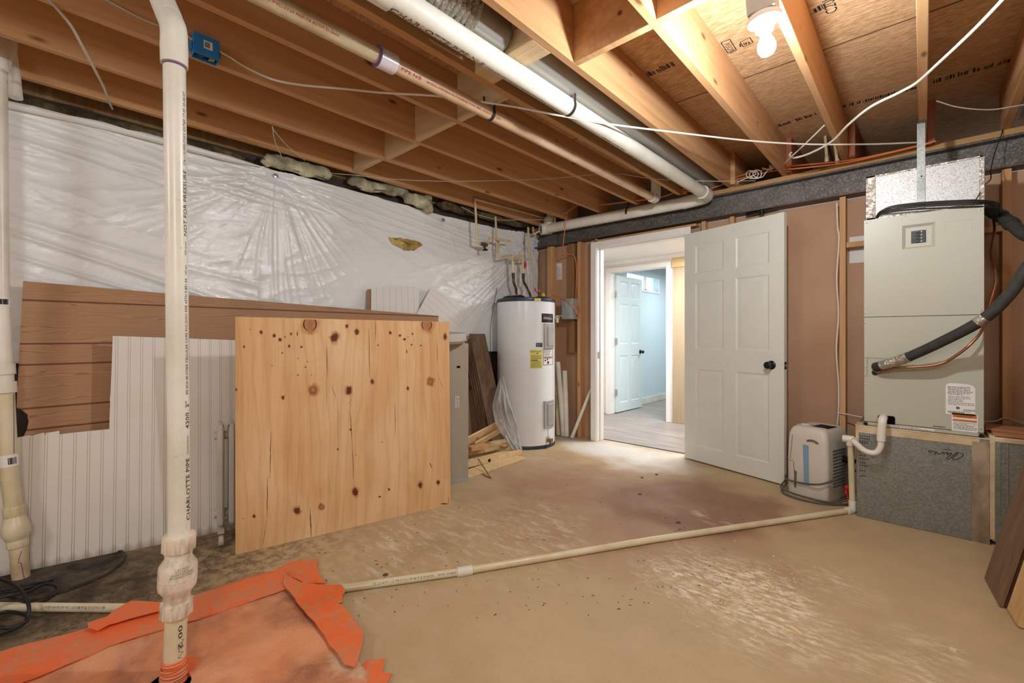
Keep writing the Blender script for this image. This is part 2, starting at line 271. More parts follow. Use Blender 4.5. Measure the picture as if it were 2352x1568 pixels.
    plain('panel_grey', 'a9a8a6', .35, .2); plain('cap_navy', '2c3648', .35); plain('chrome', 'c8c8c6', .2, .9); plain('brass_dull', '8c7c5c', .4, .8); plain('flex_brown', '6c5a4c', .4, .6, vary=.25, scale=60)
    plain('red_plastic', 'd82c28', .4); plain('yellow_plastic', 'd8b030', .5); plain('tape_blue', '7a9fb4', .6); plain('coupling_clear', 'd8cdd2', .25); plain('purple_primer', '6a4a7c', .5); plain('strap_dark', '4c463e', .5, .6)
    plain('foundation', '453c33', .9, vary=.12); plain('radiator_white', 'c9c4b8', .4); plain('cardboard', 'a5714c', .8); t = T('sump_lid', .75); n = t.noise(t.obj, 9, 6, .7); t.col(t.mix(t.ramp(n, (.38, 0.0), (.6, 1.0)), H('25211c'), H('5a4e3e'))); M['sump_lid'] = t.m; plain('foam_pad', 'b9b4ac', .7)  # foundation colour is darkened to paint in the shadow below the sheet
    plain('hinge_metal', 'b4b2ae', .35, .8); plain('orange_lap', '94583a', .7); plain('wall_paint', 'c9c2b6', .8); plain('dark_cover', '34383c', .5); plain('wire_red', 'd04048', .4); plain('debris_dark', '5e4c38', .9); plain('wood_chip', 'e4cfa4', .8)
build_materials()
# ------------------------------------------------------------------ mesh builder
def frame(d, hint=None):
    d = V(d).normalized(); h = V(hint) if hint is not None else (V((0,0,1)) if abs(d.z) < .9 else V((0,1,0)))
    a = (h - d * h.dot(d)).normalized(); return a, d.cross(a), d
class MB:
    def __init__(s): s.v = []; s.f = []; s.uv = {}; s.mi = []; s.cm = 0; s.vc = {}
    def face(s, idx, uv=None):
        s.f.append(idx); s.mi.append(s.cm)
        if uv: s.uv[len(s.f) - 1] = uv
    def add(s, pts, faces):
        b = len(s.v); s.v += [V(p) for p in pts]
        for f in faces: s.face([b + i for i in f])
        return s
    def obox(s, c, ux, uy, uz):            # half-axes
        c, ux, uy, uz = V(c), V(ux), V(uy), V(uz)
        P = [c + ux * i + uy * j + uz * k for k in (-1, 1) for j in (-1, 1) for i in (-1, 1)]
        F = [(0,2,3,1), (4,5,7,6), (0,1,5,4), (2,6,7,3), (0,4,6,2), (1,3,7,5)]
        if ux.cross(uy).dot(uz) < 0: F = [tuple(reversed(f)) for f in F]
        return s.add(P, F)
    def box(s, x0, x1, y0, y1, z0, z1):
        return s.obox(((x0+x1)/2, (y0+y1)/2, (z0+z1)/2), (abs(x1-x0)/2,0,0), (0,abs(y1-y0)/2,0), (0,0,abs(z1-z0)/2))
    def bar(s, a, b, w, h, up=(0,0,1)):     # rectangular bar from a to b; w across, h along up
        a, b = V(a), V(b); d = b - a; u, r, _ = frame(d, up)
        return s.obox((a + b) / 2, d / 2, r * (w / 2), u * (h / 2))
    def prism(s, pts, vec, uvs=None):
        pts = [V(p) for p in pts]; vec = V(vec); n = len(pts); b = len(s.v)
        nrm = V((0,0,0))
        for i in range(n): nrm += pts[i].cross(pts[(i+1) % n])
        if nrm.dot(vec) < 0: pts = pts[::-1]; uvs = uvs[::-1] if uvs else None
        s.v += pts + [p + vec for p in pts]
        s.face([b + i for i in range(n)][::-1], uvs[::-1] if uvs else None)
        s.face([b + n + i for i in range(n)], uvs)
        for i in range(n):
            j = (i + 1) % n; s.face([b + i, b + j, b + n + j, b + n + i], [uvs[i], uvs[j], uvs[j], uvs[i]] if uvs else None)
        return s
    def tube(s, pts, r, n=10, cap=True, close=False, flat=None):
        pts = [V(p) for p in pts]; m = len(pts); rs = r if isinstance(r, (list, tuple)) else [r] * m; b = len(s.v)
        T_ = []
        for i in range(m):
            a = pts[i - 1] if (i > 0 or close) else pts[i]; c = pts[(i + 1) % m] if (i < m - 1 or close) else pts[i]
            T_.append((c - a).normalized())
        u = frame(T_[0])[0]
        for i in range(m):
            u = (u - T_[i] * u.dot(T_[i])).normalized(); w_ = T_[i].cross(u)
            for k in range(n):
                a = 2 * math.pi * k / n
                s.v.append(pts[i] + (u * math.cos(a) + w_ * math.sin(a)) * rs[i])
        for i in range(m if close else m - 1):
            i2 = (i + 1) % m
            for k in range(n):
                k2 = (k + 1) % n; s.face([b + i*n + k, b + i*n + k2, b + i2*n + k2, b + i2*n + k])
        if cap and not close:
            s.face([b + k for k in range(n)][::-1]); s.face([b + (m-1)*n + k for k in range(n)])
        return s
    def lathe(s, prof, base, axis=(0,0,1), n=24, cap=True):
        base = V(base); u, w_, d = frame(axis); b = len(s.v); m = len(prof)
        for (r, h) in prof:
            for k in range(n):
                a = 2 * math.pi * k / n; s.v.append(base + d * h + (u * math.cos(a) + w_ * math.sin(a)) * max(r, 1e-5))
        for i in range(m - 1):
            for k in range(n):
                k2 = (k + 1) % n; s.face([b + i*n + k, b + i*n + k2, b + (i+1)*n + k2, b + (i+1)*n + k])
        if cap:
            s.face([b + k for k in range(n)][::-1]); s.face([b + (m-1)*n + k for k in range(n)])
        return s
    def cyl(s, a, b, r, n=16, r2=None): return s.tube([a, b], [r, r2 if r2 is not None else r], n)
    def ball(s, c, rx, ry=None, rz=None, n=14, bump=0.0, fs=8.0):
        c = V(c); ry = ry or rx; rz = rz or rx; b = len(s.v); m = n // 2 + 1
        for i in range(1, m):
            th = math.pi * i / m
            for k in range(n):
                a = 2 * math.pi * k / n; d = V((math.sin(th) * math.cos(a), math.sin(th) * math.sin(a), math.cos(th)))
                p = V((d.x * rx, d.y * ry, d.z * rz)); p *= 1 + (noise.noise((c + p) * fs) * bump if bump else 0); s.v.append(c + p)
        top = len(s.v); s.v.append(c + V((0,0,rz))); s.v.append(c - V((0,0,rz)))
        for i in range(m - 2):
            for k in range(n):
                k2 = (k + 1) % n; s.face([b + i*n + k, b + (i+1)*n + k, b + (i+1)*n + k2, b + i*n + k2])
        for k in range(n):
            k2 = (k + 1) % n; s.face([top, b + k, b + k2]); s.face([top + 1, b + (m-2)*n + k2, b + (m-2)*n + k])
        return s
    def build(s, name, mats, parent=None, bevel=0.0, smooth=38, seg=2):
        me = bpy.data.meshes.new(name); me.from_pydata(s.v, [], s.f)
        mats = mats if isinstance(mats, (list, tuple)) else [mats]
        for m in mats: me.materials.append(M[m])
        if s.uv:
            ul = me.uv_layers.new(name='UVMap')
            for pi, p in enumerate(me.polygons):
                if pi in s.uv:
                    for li, c in zip(p.loop_indices, s.uv[pi]): ul.data[li].uv = c
        for p, k in zip(me.polygons, s.mi): p.material_index = k; p.use_smooth = smooth > 0
        if s.vc:
            ca = me.color_attributes.new('mark', 'FLOAT_COLOR', 'POINT')
            for i in range(len(s.v)): ca.data[i].color = s.vc.get(i, (0, 0, 0, 1))
        me.update()
        if smooth > 0: me.set_sharp_from_angle(angle=math.radians(smooth))
        o = bpy.data.objects.new(name, me); COL.objects.link(o)
        if parent is not None:
            o.parent = parent; L = V((0,0,0)); q = parent
            while q is not None: L += q.location; q = q.parent
            o.location = -L
        if bevel:
            md = o.modifiers.new('bevel', 'BEVEL'); md.width = bevel; md.segments = seg; md.limit_method = 'ANGLE'; md.angle_limit = math.radians(50)
        return o
def tag(o, label=None, cat=None, group=None, kind=None):
    if label: o['label'] = label
    if cat: o['category'] = cat
    if group: o['group'] = group
    if kind: o['kind'] = kind
    return o
def thing(name, loc, label, cat, group=None):
    o = bpy.data.objects.new(name, None); o.location = loc; o.empty_display_size = .05; COL.objects.link(o); return tag(o, label, cat, group)
def struct(name, mb, mat, label=None, cat=None, bevel=0.0):
    return tag(mb.build(name, mat, None, bevel), label, cat, None, 'structure')
def smooth_path(pts, n=8):
    pts = [V(p) for p in pts]; out = []
    P = [pts[0] * 2 - pts[1]] + pts + [pts[-1] * 2 - pts[-2]]
    for i in range(1, len(P) - 2):
        for k in range(n):
            t = k / n; a, b, c, d = P[i-1], P[i], P[i+1], P[i+2]
            out.append(.5 * ((2*b) + (c - a) * t + (2*a - 5*b + 4*c - d) * t*t + (3*b - a - 3*c + d) * t**3))
    out.append(pts[-1]); return out
def fillet(pts, r, n=5):
    pts = [V(p) for p in pts]; out = [pts[0]]
    for i in range(1, len(pts) - 1):
        a, b, c = pts[i-1], pts[i], pts[i+1]; rr = min(r, (a-b).length * .49, (c-b).length * .49)
        p, q = b + (a-b).normalized() * rr, b + (c-b).normalized() * rr
        for k in range(n + 1):
            t = k / n; out.append(p * (1-t)**2 + b * 2*t*(1-t) + q * t*t)
    out.append(pts[-1]); return out
def arc_strap(c, axis, r, w, th, a0, a1, ref, n=14):     # strap band bent round an axis
    u, v_, d = frame(axis, ref); mb = MB(); c = V(c); ring = []
    for k in range(n + 1):
        a = math.radians(a0 + (a1 - a0) * k / n); e = u * math.cos(a) + v_ * math.sin(a)
        ring.append((c + e * r, c + e * (r + th)))
    for k in range(n):
        (p0, q0), (p1, q1) = ring[k], ring[k+1]; h = V(axis).normalized() * w / 2
        mb.add([p0-h, p1-h, q1-h, q0-h, p0+h, p1+h, q1+h, q0+h], [(0,1,2,3), (7,6,5,4), (0,4,5,1), (3,2,6,7), (0,3,7,4), (1,5,6,2)])
    return mb
# text: filled letter shapes as mesh, in a plane or round a cylinder
def letters(body, size, shear=0.0, align='LEFT'):
    cu = bpy.data.curves.new('t', 'FONT'); cu.body = body; cu.size = size; cu.shear = shear; cu.align_x = align; cu.resolution_u = 2; cu.fill_mode = 'FRONT'
    o = bpy.data.objects.new('t', cu); COL.objects.link(o); dg = bpy.context.evaluated_depsgraph_get(); dg.update()
    me = o.evaluated_get(dg).to_mesh(); vs = [v.co.copy() for v in me.vertices]; fs = [tuple(p.vertices) for p in me.polygons]
    o.evaluated_get(dg).to_mesh_clear(); bpy.data.objects.remove(o); bpy.data.curves.remove(cu); return vs, fs
def text_flat(mb, body, size, o, u, v_, off=.0015, shear=0.0, stretch=1.0, align='LEFT'):
    u, v_ = V(u).normalized(), V(v_).normalized(); n = u.cross(v_); vs, fs = letters(body, size, shear, align)
    mb.add([V(o) + u * (p.x * stretch) + v_ * p.y + n * off for p in vs], fs); return mb
def text_cyl(mb, body, size, o, axis, r, face, stretch=1.0, flip=1):
    """o: point on the axis where the text starts, axis: reading direction, face: outward direction of the baseline's middle"""
    d = V(axis).normalized(); e = (V(face) - d * V(face).dot(d)).normalized(); up = e.cross(d) * flip
    vs, fs = letters(body, size)
    P = []
    for p in vs:
        a = (p.y - size * .35) / r; P.append(V(o) + d * (p.x * stretch) + (e * math.cos(a) + up * math.sin(a)) * (r + .0006))
    mb.add(P, fs); return mb
def quad_on(mb, o, u, v_, a0, a1, b0, b1, off=.001):
    u, v_ = V(u).normalized(), V(v_).normalized(); n = u.cross(v_); o = V(o) + n * off
    mb.add([o + u*a0 + v_*b0, o + u*a1 + v_*b0, o + u*a1 + v_*b1, o + u*a0 + v_*b1], [(0,1,2,3)]); return mb
def fineprint(mb, o, u, v_, w, h, rows, seed=1, off=.0016, fill=.5):     # rows of tiny word-like bars
    rg = random.Random(seed)
    for k in range(rows):
        y1 = h - (k + .25) * h / rows; y0 = y1 - fill * h / rows; x = rg.uniform(0, .04) * w; end = w * rg.choice((1, 1, .95, .6, .85))
        while x < end:
            l = min(rg.uniform(.04, .16) * w, end - x); quad_on(mb, o, u, v_, x, x + l, y0, y1, off); x += l + w * .025
    return mb
def barcode(mb, o, u, v_, w, h, seed=2, off=.0016):
    rg = random.Random(seed); x = 0
    while x < w:
        l = rg.choice((.02, .03, .05)) * w; quad_on(mb, o, u, v_, x, min(x + l, w), 0, h, off); x += l + rg.choice((.02, .03, .04)) * w
    return mb
def px_prism(mb, pix, p0, n, thick, u=None, origin=None):
    """outline seen in the photo, laid on the real plane (p0, n), given thickness behind it"""
    n = V(n).normalized(); P = [onP(x, y, p0, n) for x, y in pix]; uvs = None
    if u is not None:
        u = V(u).normalized(); v_ = n.cross(u) if n.cross(u).z > 0 or abs(n.cross(u).z) < 1e-6 else u.cross(n); o = V(origin)
        uvs = [((p - o).dot(u), (p - o).dot(v_)) for p in P]
    mb.prism(P, -n * thick, uvs); return mb
# ================================================================== SETTING
XL, YB, ZJ, ZS = -3.45, 4.2, 2.39, 2.655          # left foundation face, sheathing plane, joist underside, subfloor underside
b = MB(); b.box(-3.7, 3.2, -3.4, 4.235, -.12, 0); struct('floor', b, 'concrete_floor', 'stained tan concrete basement floor', 'floor')
b = MB(); b.box(-3.7, 3.2, 4.237, 9.2, -.12, -.002); struct('floor_hall', b, 'vinyl_floor', 'grey wood-look plank floor beyond the doorway', 'floor')
b = MB(); b.box(-3.7, 3.2, -3.4, 9.2, ZS, ZS + .02); struct('ceiling', b, 'subfloor_osb', 'strand board subfloor above the open joists', 'ceiling')
b = MB(); b.box(XL - .25, XL, -3.4, 5.6, 0, 2.385); struct('wall_left', b, 'foundation', 'grey foundation wall behind the plastic sheet', 'wall')
b = MB(); b.box(-3.7, 3.2, -3.5, -3.3, 0, ZS); struct('wall_rear', b, 'wall_paint', None, 'wall')
b = MB(); b.box(1.9, 2.05, -3.3, 4.2, 0, ZS); struct('wall_right', b, 'wall_paint', None, 'wall')
b = MB(); b.box(-3.7, XL, -3.4, 9.1, 2.385, ZS); struct('trim_rim', b, 'old_stud', 'dark rim board above the foundation wall', 'trim')
b = MB(); b.box(1.9, 2.05, 4.2, 9.1, 2.1, ZS); struct('wall_upper_right', b, 'wall_paint', None, 'wall')
# sheathing with the doorway cut out of it
DX0, DX1, DZ = -2.545, -1.615, 2.05
b = MB(); b.box(XL, DX0 - .02, YB, YB + .012, 0, 2.15); b.box(DX1 + .02, 1.9, YB, YB + .012, 0, 2.15); b.box(DX0 - .02, DX1 + .02, YB, YB + .012, DZ + .03, 2.15)
struct('wall_back', b, 'hardboard', 'brown hardboard wall with bare studs under the steel beam', 'wall')
# door frame: jambs, stops and casing
b = MB()
for x0, x1 in ((DX0 - .02, DX0), (DX1, DX1 + .02)): b.box(x0, x1, 4.10, 4.235, 0, DZ + .02)
b.box(DX0 - .02, DX1 + .02, 4.10, 4.235, DZ, DZ + .02)
b.box(DX0, DX0 + .012, 4.15, 4.185, 0, DZ); b.box(DX1 - .012, DX1, 4.15, 4.185, 0, DZ); b.box(DX0, DX1, 4.15, 4.185, DZ - .012, DZ)
b.box(DX0 - .072, DX0 - .006, 4.085, 4.10, 0, DZ + .066); b.box(DX1 + .006, DX1 + .06, 4.085, 4.10, 0, DZ + .066); b.box(DX0 - .006, DX1 + .006, 4.085, 4.10, DZ + .006, DZ + .066)
fr = struct('trim_1', b, 'trim_white', 'white casing and jamb of the open doorway', 'door frame', .003)
sp = MB(); sp.box(DX0 + .0005, DX0 + .003, 4.112, 4.14, .88, .95); q = sp.build('strike_plate', 'hinge_metal', fr)
b = MB(); b.box(DX0, DX1, 4.225, 4.245, -.002, .004); struct('trim_threshold', b, 'black_rubber', 'dark strip across the doorway floor', 'threshold')
# hall beyond
HY2 = 5.66
b = MB(); b.box(-3.7, 3.0, 4.213, HY2, 2.175, 2.19); struct('ceiling_hall', b, 'ceiling_white', 'white hall ceiling beyond the doorway', 'ceiling')
b = MB(); b.box(-3.55, -3.40, 4.22, HY2, 0, 2.175); struct('wall_hall_left', b, 'trim_white', None, 'wall')
b = MB(); b.box(.4, .5, 4.22, HY2, 0, 2.175); struct('wall_hall_right', b, 'wall_paint', None, 'wall')
b = MB(); b.box(XL, DX0 - .02, YB + .012, 4.235, 0, 2.175); b.box(DX1 + .02, .5, YB + .012, 4.235, 0, 2.175); b.box(DX0 - .02, DX1 + .02, YB + .012, 4.235, DZ + .02, 2.175); struct('wall_hall_front', b, 'trim_white', None, 'wall')
D2A, D2B, D2Z = -3.285, -2.468, 2.02
b = MB(); b.box(-3.40, D2A - .02, HY2, HY2 + .1, 0, 2.19); b.box(D2B + .02, .4, HY2, HY2 + .1, 0, 2.19); b.box(D2A - .02, D2B + .02, HY2, HY2 + .1, D2Z + .02, 2.19); struct('wall_hall_far', b, 'trim_white', 'hall wall with the second doorway', 'wall')
b = MB(); b.box(D2B + .085, .4, HY2 - .006, HY2, .0, 2.0); struct('wall_hall_panelling', b, 'oak_panel', 'oak panel right of the second doorway', 'panelling')
b = MB(); b.box(D2B + .08, .4, HY2 - .022, HY2, 2.0, 2.10); b.box(D2B + .08, .4, HY2 - .014, HY2, 2.1, 2.17); struct('trim_2', b, 'lumber_wood', 'bare wood board above the oak panel', 'trim')
b = MB(); b.box(-3.4, .4, HY2 - .03, HY2, 2.125, 2.175); struct('trim_3', b, 'trim_white', 'white strip where hall ceiling meets far wall', 'trim', .003)
b = MB()
b.box(D2A - .02, D2A, HY2 - .012, HY2 + .11, 0, D2Z + .02); b.box(D2B, D2B + .02, HY2 - .012, HY2 + .11, 0, D2Z + .02); b.box(D2A, D2B, HY2 - .012, HY2 + .11, D2Z, D2Z + .02)
b.box(D2A - .07, D2A - .006, HY2 - .028, HY2 - .012, 0, D2Z + .066); b.box(D2B + .006, D2B + .07, HY2 - .028, HY2 - .012, 0, D2Z + .066); b.box(D2A - .006, D2B + .006, HY2 - .028, HY2 - .012, D2Z + .006, D2Z + .066)
struct('trim_4', b, 'trim_white', 'white frame of the second doorway beyond the hall', 'door frame', .003)
# far room
W0 = onX(1476, 676, -3.38); WY0, WY1, WZ0, WZ1 = onX(1440, 650, -3.38).y, onX(1512, 660, -3.38).y, onX(1510, 671, -3.38).z, 2.10
b = MB(); b.box(-3.5, -3.38, HY2 + .1, WY0, 0, ZS); b.box(-3.5, -3.38, WY1, 9.0, 0, ZS); b.box(-3.5, -3.38, WY0, WY1, 0, WZ0); b.box(-3.5, -3.38, WY0, WY1, WZ1, ZS); struct('wall_far_left', b, 'beaded_wall', 'pale blue beaded wall of the far room', 'wall')
b = MB(); b.box(-3.5, 2.05, 8.9, 9.0, 0, ZS); struct('wall_far_end', b, 'beaded_wall', None, 'wall')
b = MB(); b.box(-.2, -.1, HY2 + .1, 8.9, 0, ZS); struct('wall_far_right', b, 'wall_paint', None, 'wall')
b = MB(); b.box(-3.5, -.1, HY2 + .1, 8.9, 2.3, 2.315); struct('ceiling_far', b, 'ceiling_white', None, 'ceiling')
b = MB(); b.box(-3.38, -3.362, HY2 + .1, 8.9, 0, .1); struct('baseboard_far', b, 'pvc_pale', 'bare wood baseboard below the pale blue wall', 'baseboard', .002)
b = MB()
b.box(-3.385, -3.365, WY0 - .03, WY1 + .03, WZ0 - .03, WZ0); b.box(-3.385, -3.365, WY1, WY1 + .03, WZ0, WZ1)
wn = struct('window_1', b, 'trim_white', 'bright basement window high in the far room wall', 'window', .002)
b = MB(); b.box(-3.46, -3.45, WY0, WY1, WZ0, WZ1); b.build('pane', 'window_glass', wn)
b = MB(); m_ = (WY0 + WY1) / 2 + .18; b.box(-3.465, -3.43, m_ - .02, m_ + .02, WZ0, WZ1); b.box(-3.465, -3.43, WY0, WY1, WZ0, WZ0 + .03); b.build('mullion', 'trim_white', wn)
# ------------------------------------------------------------------ studs of the beam wall
def stud(px, w, z0, z1, label, mat='stud_wood', depth=.089, plane=4.112):
    x = onY(px, 800, plane).x; b = MB(); b.box(x, x + w, YB - depth, YB, z0, z1); o = b.build('wall_stud', mat, None, .002); return tag(o, label, 'stud', 'bare studs of the beam wall')
stud(1257, .075, 0, 2.155, 'pine corner stud at the plastic sheet, behind the water heater')
stud(1326, .040, 0, 2.155, 'pine stud carrying the grey disconnect box')
o = MB(); o.box(-2.935, -2.86, YB - .075, YB - .037, .93, 2.15); tag(o.build('stud_cripple', 'old_stud', None, .002), 'short weathered board nailed beside the disconnect box stud', 'board')
stud(1366, .020, 0, 2.155, 'thin stud edge left of the white door casing')
x_ = onY(1930, 800, 4.112).x; stud(1928, .038, 0, 2.155, 'stud with white cable beside the furnace, left of it')
stud(2302, .04, 0, 2.155, 'stud standing to the right of the furnace')
b = MB(); b.bar((x_ + .036, YB - .045, onY(1960, 561, 4.112).z), (onY(2302, 560, 4.112).x, YB - .045, onY(1960, 561, 4.112).z), .089, .038, (0,0,1)); tag(b.build('stud_blocking', 'stud_wood', None, .002), 'horizontal wood block between the studs behind the furnace', 'blocking')
for px, py in ((1607, 520), (1672, 512)):
    x = onY(px, py, 4.1).x; b = MB(); b.box(x, x + .038, YB - .06, YB, 1.7, 2.155)
    tag(b.build('wall_stud', 'stud_wood', None, .002), 'short stud end above the casing, left of the open door top' if px < 1650 else 'short stud end right behind the open door top', 'stud', 'bare studs of the beam wall')
b = MB(); b.box(DX0 - .08, DX1 + .1, YB - .089, YB, DZ + .068, DZ + .09); tag(b.build('door_header', 'stud_wood', None, .002), 'rough wood header strip above the white casing', 'header')
# ------------------------------------------------------------------ steel beam with its plate
BY0, BY1, BZ0, BZ1 = 4.085, 4.225, 2.158, 2.353
prof = [(BY0, BZ0), (BY1, BZ0), (BY1, BZ0 + .012), (4.16, BZ0 + .012), (4.16, BZ1 - .012), (BY1, BZ1 - .012), (BY1, BZ1), (BY0, BZ1), (BY0, BZ1 - .012), (4.15, BZ1 - .012), (4.15, BZ0 + .012), (BY0, BZ0 + .012)]
b = MB(); b.prism([(-3.44, y, z) for y, z in prof], (5.3, 0, 0)); sb = b.build('steel_beam', 'beam_steel', None, .003)
tag(sb, 'long rusty grey steel beam above the doorway wall', 'beam', None, 'thing')
b = MB(); b.box(-3.44, 1.88, BY0 - .004, BY1, BZ1, ZJ); tag(b.build('beam_plate', 'plate_wood', None, .002), 'wood plate lying along the top of the steel beam', 'plate', None, 'thing')
# ------------------------------------------------------------------ joists
ORD = ['nearest the plastic-covered wall', 'second from the plastic-covered wall', 'third from the plastic-covered wall', 'fourth from the plastic-covered wall', 'fifth from the plastic-covered wall, left of the thick white pipe', 'sixth from the plastic-covered wall, right of the metal duct', 'seventh from the plastic-covered wall, left of the light bulb', 'eighth, right of the light bulb', 'ninth, running to the metal hanger strap', 'tenth, above the furnace right side']
JX = [-3.285, -2.885, -2.470, -2.055, -1.635, -1.232, -.825, -.434, -.020, .357]
for x, w_ in zip(JX, ORD):
    b = MB(); b.box(x, x + .038, -3.2, 4.19, ZJ, ZS); tag(b.build('floor_joist', 'joist_wood', None, .003), 'pine floor joist ' + w_, 'joist', 'floor joists overhead')
for k, x in enumerate([.80, 1.2, 1.6]):
    b = MB(); b.box(x, x + .038, -3.2, 4.19, ZJ, ZS); tag(b.build('floor_joist', 'joist_wood', None, .003), 'pine floor joist farther right than the furnace', 'joist', 'floor joists overhead')
LAP = ['lapped joist end beside the pipe elbow over the beam', 'lapped joist end left of the cable coil over the beam', 'lapped reddish joist end right of the cable coil', 'lapped reddish joist end by the eighth joist', 'lapped dark joist end behind the metal hanger strap']
for k, (i, w_) in enumerate(zip([4, 5, 6, 7, 8], LAP)):
    b = MB(); b.box(JX[i] + .040, JX[i] + .078, 4.0, 8.9, ZJ, ZS); tag(b.build('lapped_joist', 'orange_lap' if i > 5 else 'joist_wood', None, .003), w_, 'joist', 'lapped joists over the beam')
# blocking between joists
BL = [(0, 1.715, 'in the bay nearest the plastic-covered wall'), (1, 1.74, 'in the second bay from the plastic-covered wall'), (2, 1.71, 'in the third bay from the plastic-covered wall'), (3, 1.715, 'in the fourth bay behind the thin pipe'), (4, 1.47, 'in the duct bay under the round duct'), (5, 1.72, 'left of the seventh joist, right of the duct'), (6, 1.71, 'left of the light bulb')]
for i, y, w_ in BL:
    z0 = ZJ + (.0 if i != 4 else 0.0); h = ZS if i != 4 else ZJ + .09
    b = MB(); b.box(JX[i] + .038, JX[i+1], y, y + .038, z0, h)
    if i == 4: b.box(JX[i] + .038, JX[i+1], y + .038, y + .127, z0, z0 + .038)
    tag(b.build('joist_blocking', 'block_wood' if i < 5 else 'joist_wood', None, .002), 'pale wood blocking ' + w_, 'blocking', 'blocking between the joists')
# ------------------------------------------------------------------ vapour barrier
def top_z(y): return 2.287 + .012 * math.sin(y * 1.7) + (.05 * max(0, (y - 3.5)) if y > 3.5 else 0)
def bz(y): return .98 + .03 * math.sin(y * 1.3)
ST = [(1.205, 2.265, 1.1, .015), (3.95, 2.22, 1.5, .022), (2.72, 2.24, .5, .008), (3.95, 1.72, .8, .012), (-1.2, 2.2, 1.0, .006), (3.05, 1.5, .5, .005)]
YS = [-3.2 + .06 * k for k in range(46)] + [-.44 + .0088 * k for k in range(523)]; NY, NZ = len(YS) - 1, 150
vs, fs = [], []
for i in range(NY + 1):
    y = YS[i]
    for j in range(NZ + 1):
        u = j / NZ; z = bz(y) + (top_z(y) - bz(y)) * u; h = 0
        for k, (sy, sz, R, A) in enumerate(ST):
            dy, dz = y - sy, z - sz; r = math.hypot(dy, dz)
            if r > R * 3: continue
            th = math.atan2(dz, dy); nn = noise.noise(V((th * 2.0, k * 7.3, r * .8)))
            f1 = noise.noise(V((th * 5.0 + 1.2 * nn, 3.1 + k * 5, r * .8))); f2 = noise.noise(V((th * 13.0 + 2 * nn, 8.1 + k * 5, r * 1.4)))
            g1 = max(0, 1 - 3.2 * abs(f1)) ** 2; g2 = max(0, 1 - 3.0 * abs(f2)) ** 2; amp = .35 + 1.1 * max(0, noise.noise(V((th * 1.7, k * 2.2, 5))) + .25)
            h += A * math.exp(-r / R) * min(1, r / .10) * (1.0 * g1 + .55 * g2 * min(1, r / .25) + .5 * f1) * amp - .02 * math.exp(-(r / .05) ** 2) * (1 if k < 3 else 0)
        h += .013 * noise.noise(V((y * .8, z * 1.3, 3))) + .005 * noise.noise(V((y * 2.3, z * 7 + y * .9, 9))) * (1 if z > 1.7 else .6)
        if z > 1.95: n_ = noise.noise(V((y * .9, z * 17 + y * 2.2, 4))); h += .012 * max(0, 1 - 3.5 * abs(n_)) ** 2 * min(1, (z - 1.95) / .12)
        if y < 1.1: n_ = noise.noise(V((y * .6 + z * .3, (z + .30 * y) * 9, 6))); h += .020 * max(0, 1 - 3 * abs(n_)) ** 2 * max(0, 1 - abs(z + .3 * y - 1.62) / .34)
        n_ = noise.noise(V((y * 3.1, z * 8.5 + 1.1 * math.sin(y * 2), 1))); h += .0035 * n_ + .0035 * max(0, 1 - 3 * abs(n_)) ** 2
        if u > .97: h += .015 * (u - .97) / .03
        vs.append((-3.405 + h, y, z))
for i in range(NY):
    for j in range(NZ):
        a = i * (NZ + 1) + j; fs.append((a, a + NZ + 1, a + NZ + 2, a + 1))
b = MB(); b.add(vs, fs); vb = b.build('vapor_barrier', 'plastic_sheet', None, 0, 180)
sd = vb.modifiers.new('solid', 'SOLIDIFY'); sd.thickness = .002; sd.offset = -1
tag(vb, 'crinkled white plastic vapor barrier covering the left wall', 'plastic sheet')
b = MB(); cp = smooth_path([(-3.372, y, top_z(y) - .004 + .006 * math.sin(y * 5)) for y in (-.8, -.4, -.05, .3, .6, .9, 1.1)], 6); b.tube(cp, [.021] * (len(cp) - 6) + [.018, .015, .012, .009, .006, .004], 10); b.build('rolled_hem', 'plastic_sheet', vb)
for (sy, sz) in ((1.205, 2.262), (2.72, 2.235), (3.9, 2.2)):
    b = MB(); b.lathe([(.004, 0), (.017, .002), (.017, .005), (.006, .008)], (-3.405, sy, sz), (1, 0, 0), 14); b.build('washer_nail', 'hinge_metal', vb)
# fibreglass
def lump(name, pts, rad, mat, label, bump=.45, fs_=16, sq=1.0):
    b = MB(); n = len(pts); P = smooth_path(pts, 5); rr = [rad[min(len(rad)-1, int(i / 5))] * (1 + .25 * noise.noise(V((i * .7, 2, 3)))) for i in range(len(P))]
    rr[0] *= .4; rr[-1] *= .35
    b.tube(P, rr, 16); 
    for i, v in enumerate(b.v): b.v[i] = v + V((noise.noise(v * fs_), noise.noise(v * fs_ + V((9, 0, 0))), noise.noise(v * fs_ + V((0, 9, 0))))) * bump * rad[0]
    return tag(b.build(name, mat, None, 0, 180), label, 'insulation', 'fiberglass pieces along the wall top')
def wy(x, y, X=-3.36): return onX(x, y, X)
lump('insulation_batt', [(-3.39, -.9, 2.315), (-3.39, -.1, 2.315), (-3.39, .5, 2.315), (-3.385, 1.0, 2.32)], [.034], 'fibreglass_dirty', 'dark dirty insulation strip above the plastic sheet at left', .5)
lump('insulation_batt', [wy(600, 365), wy(660, 378), wy(715, 392), wy(762, 402)], [.045], 'fibreglass', 'pale insulation roll end left of the gap above the plastic sheet', .4)
lump('insulation_batt', [wy(800, 412), wy(850, 426), wy(905, 436), wy(940, 448)], [.045], 'fibreglass', 'pale ragged insulation piece above the plastic sheet, middle', .6)
lump('insulation_batt', [wy(930, 448, -3.33), wy(962, 462, -3.32), wy(985, 470, -3.32), wy(985, 486, -3.31)], [.05, .06, .045, .03], 'fibreglass', 'torn insulation flap sagging over the plastic sheet top edge', .6)
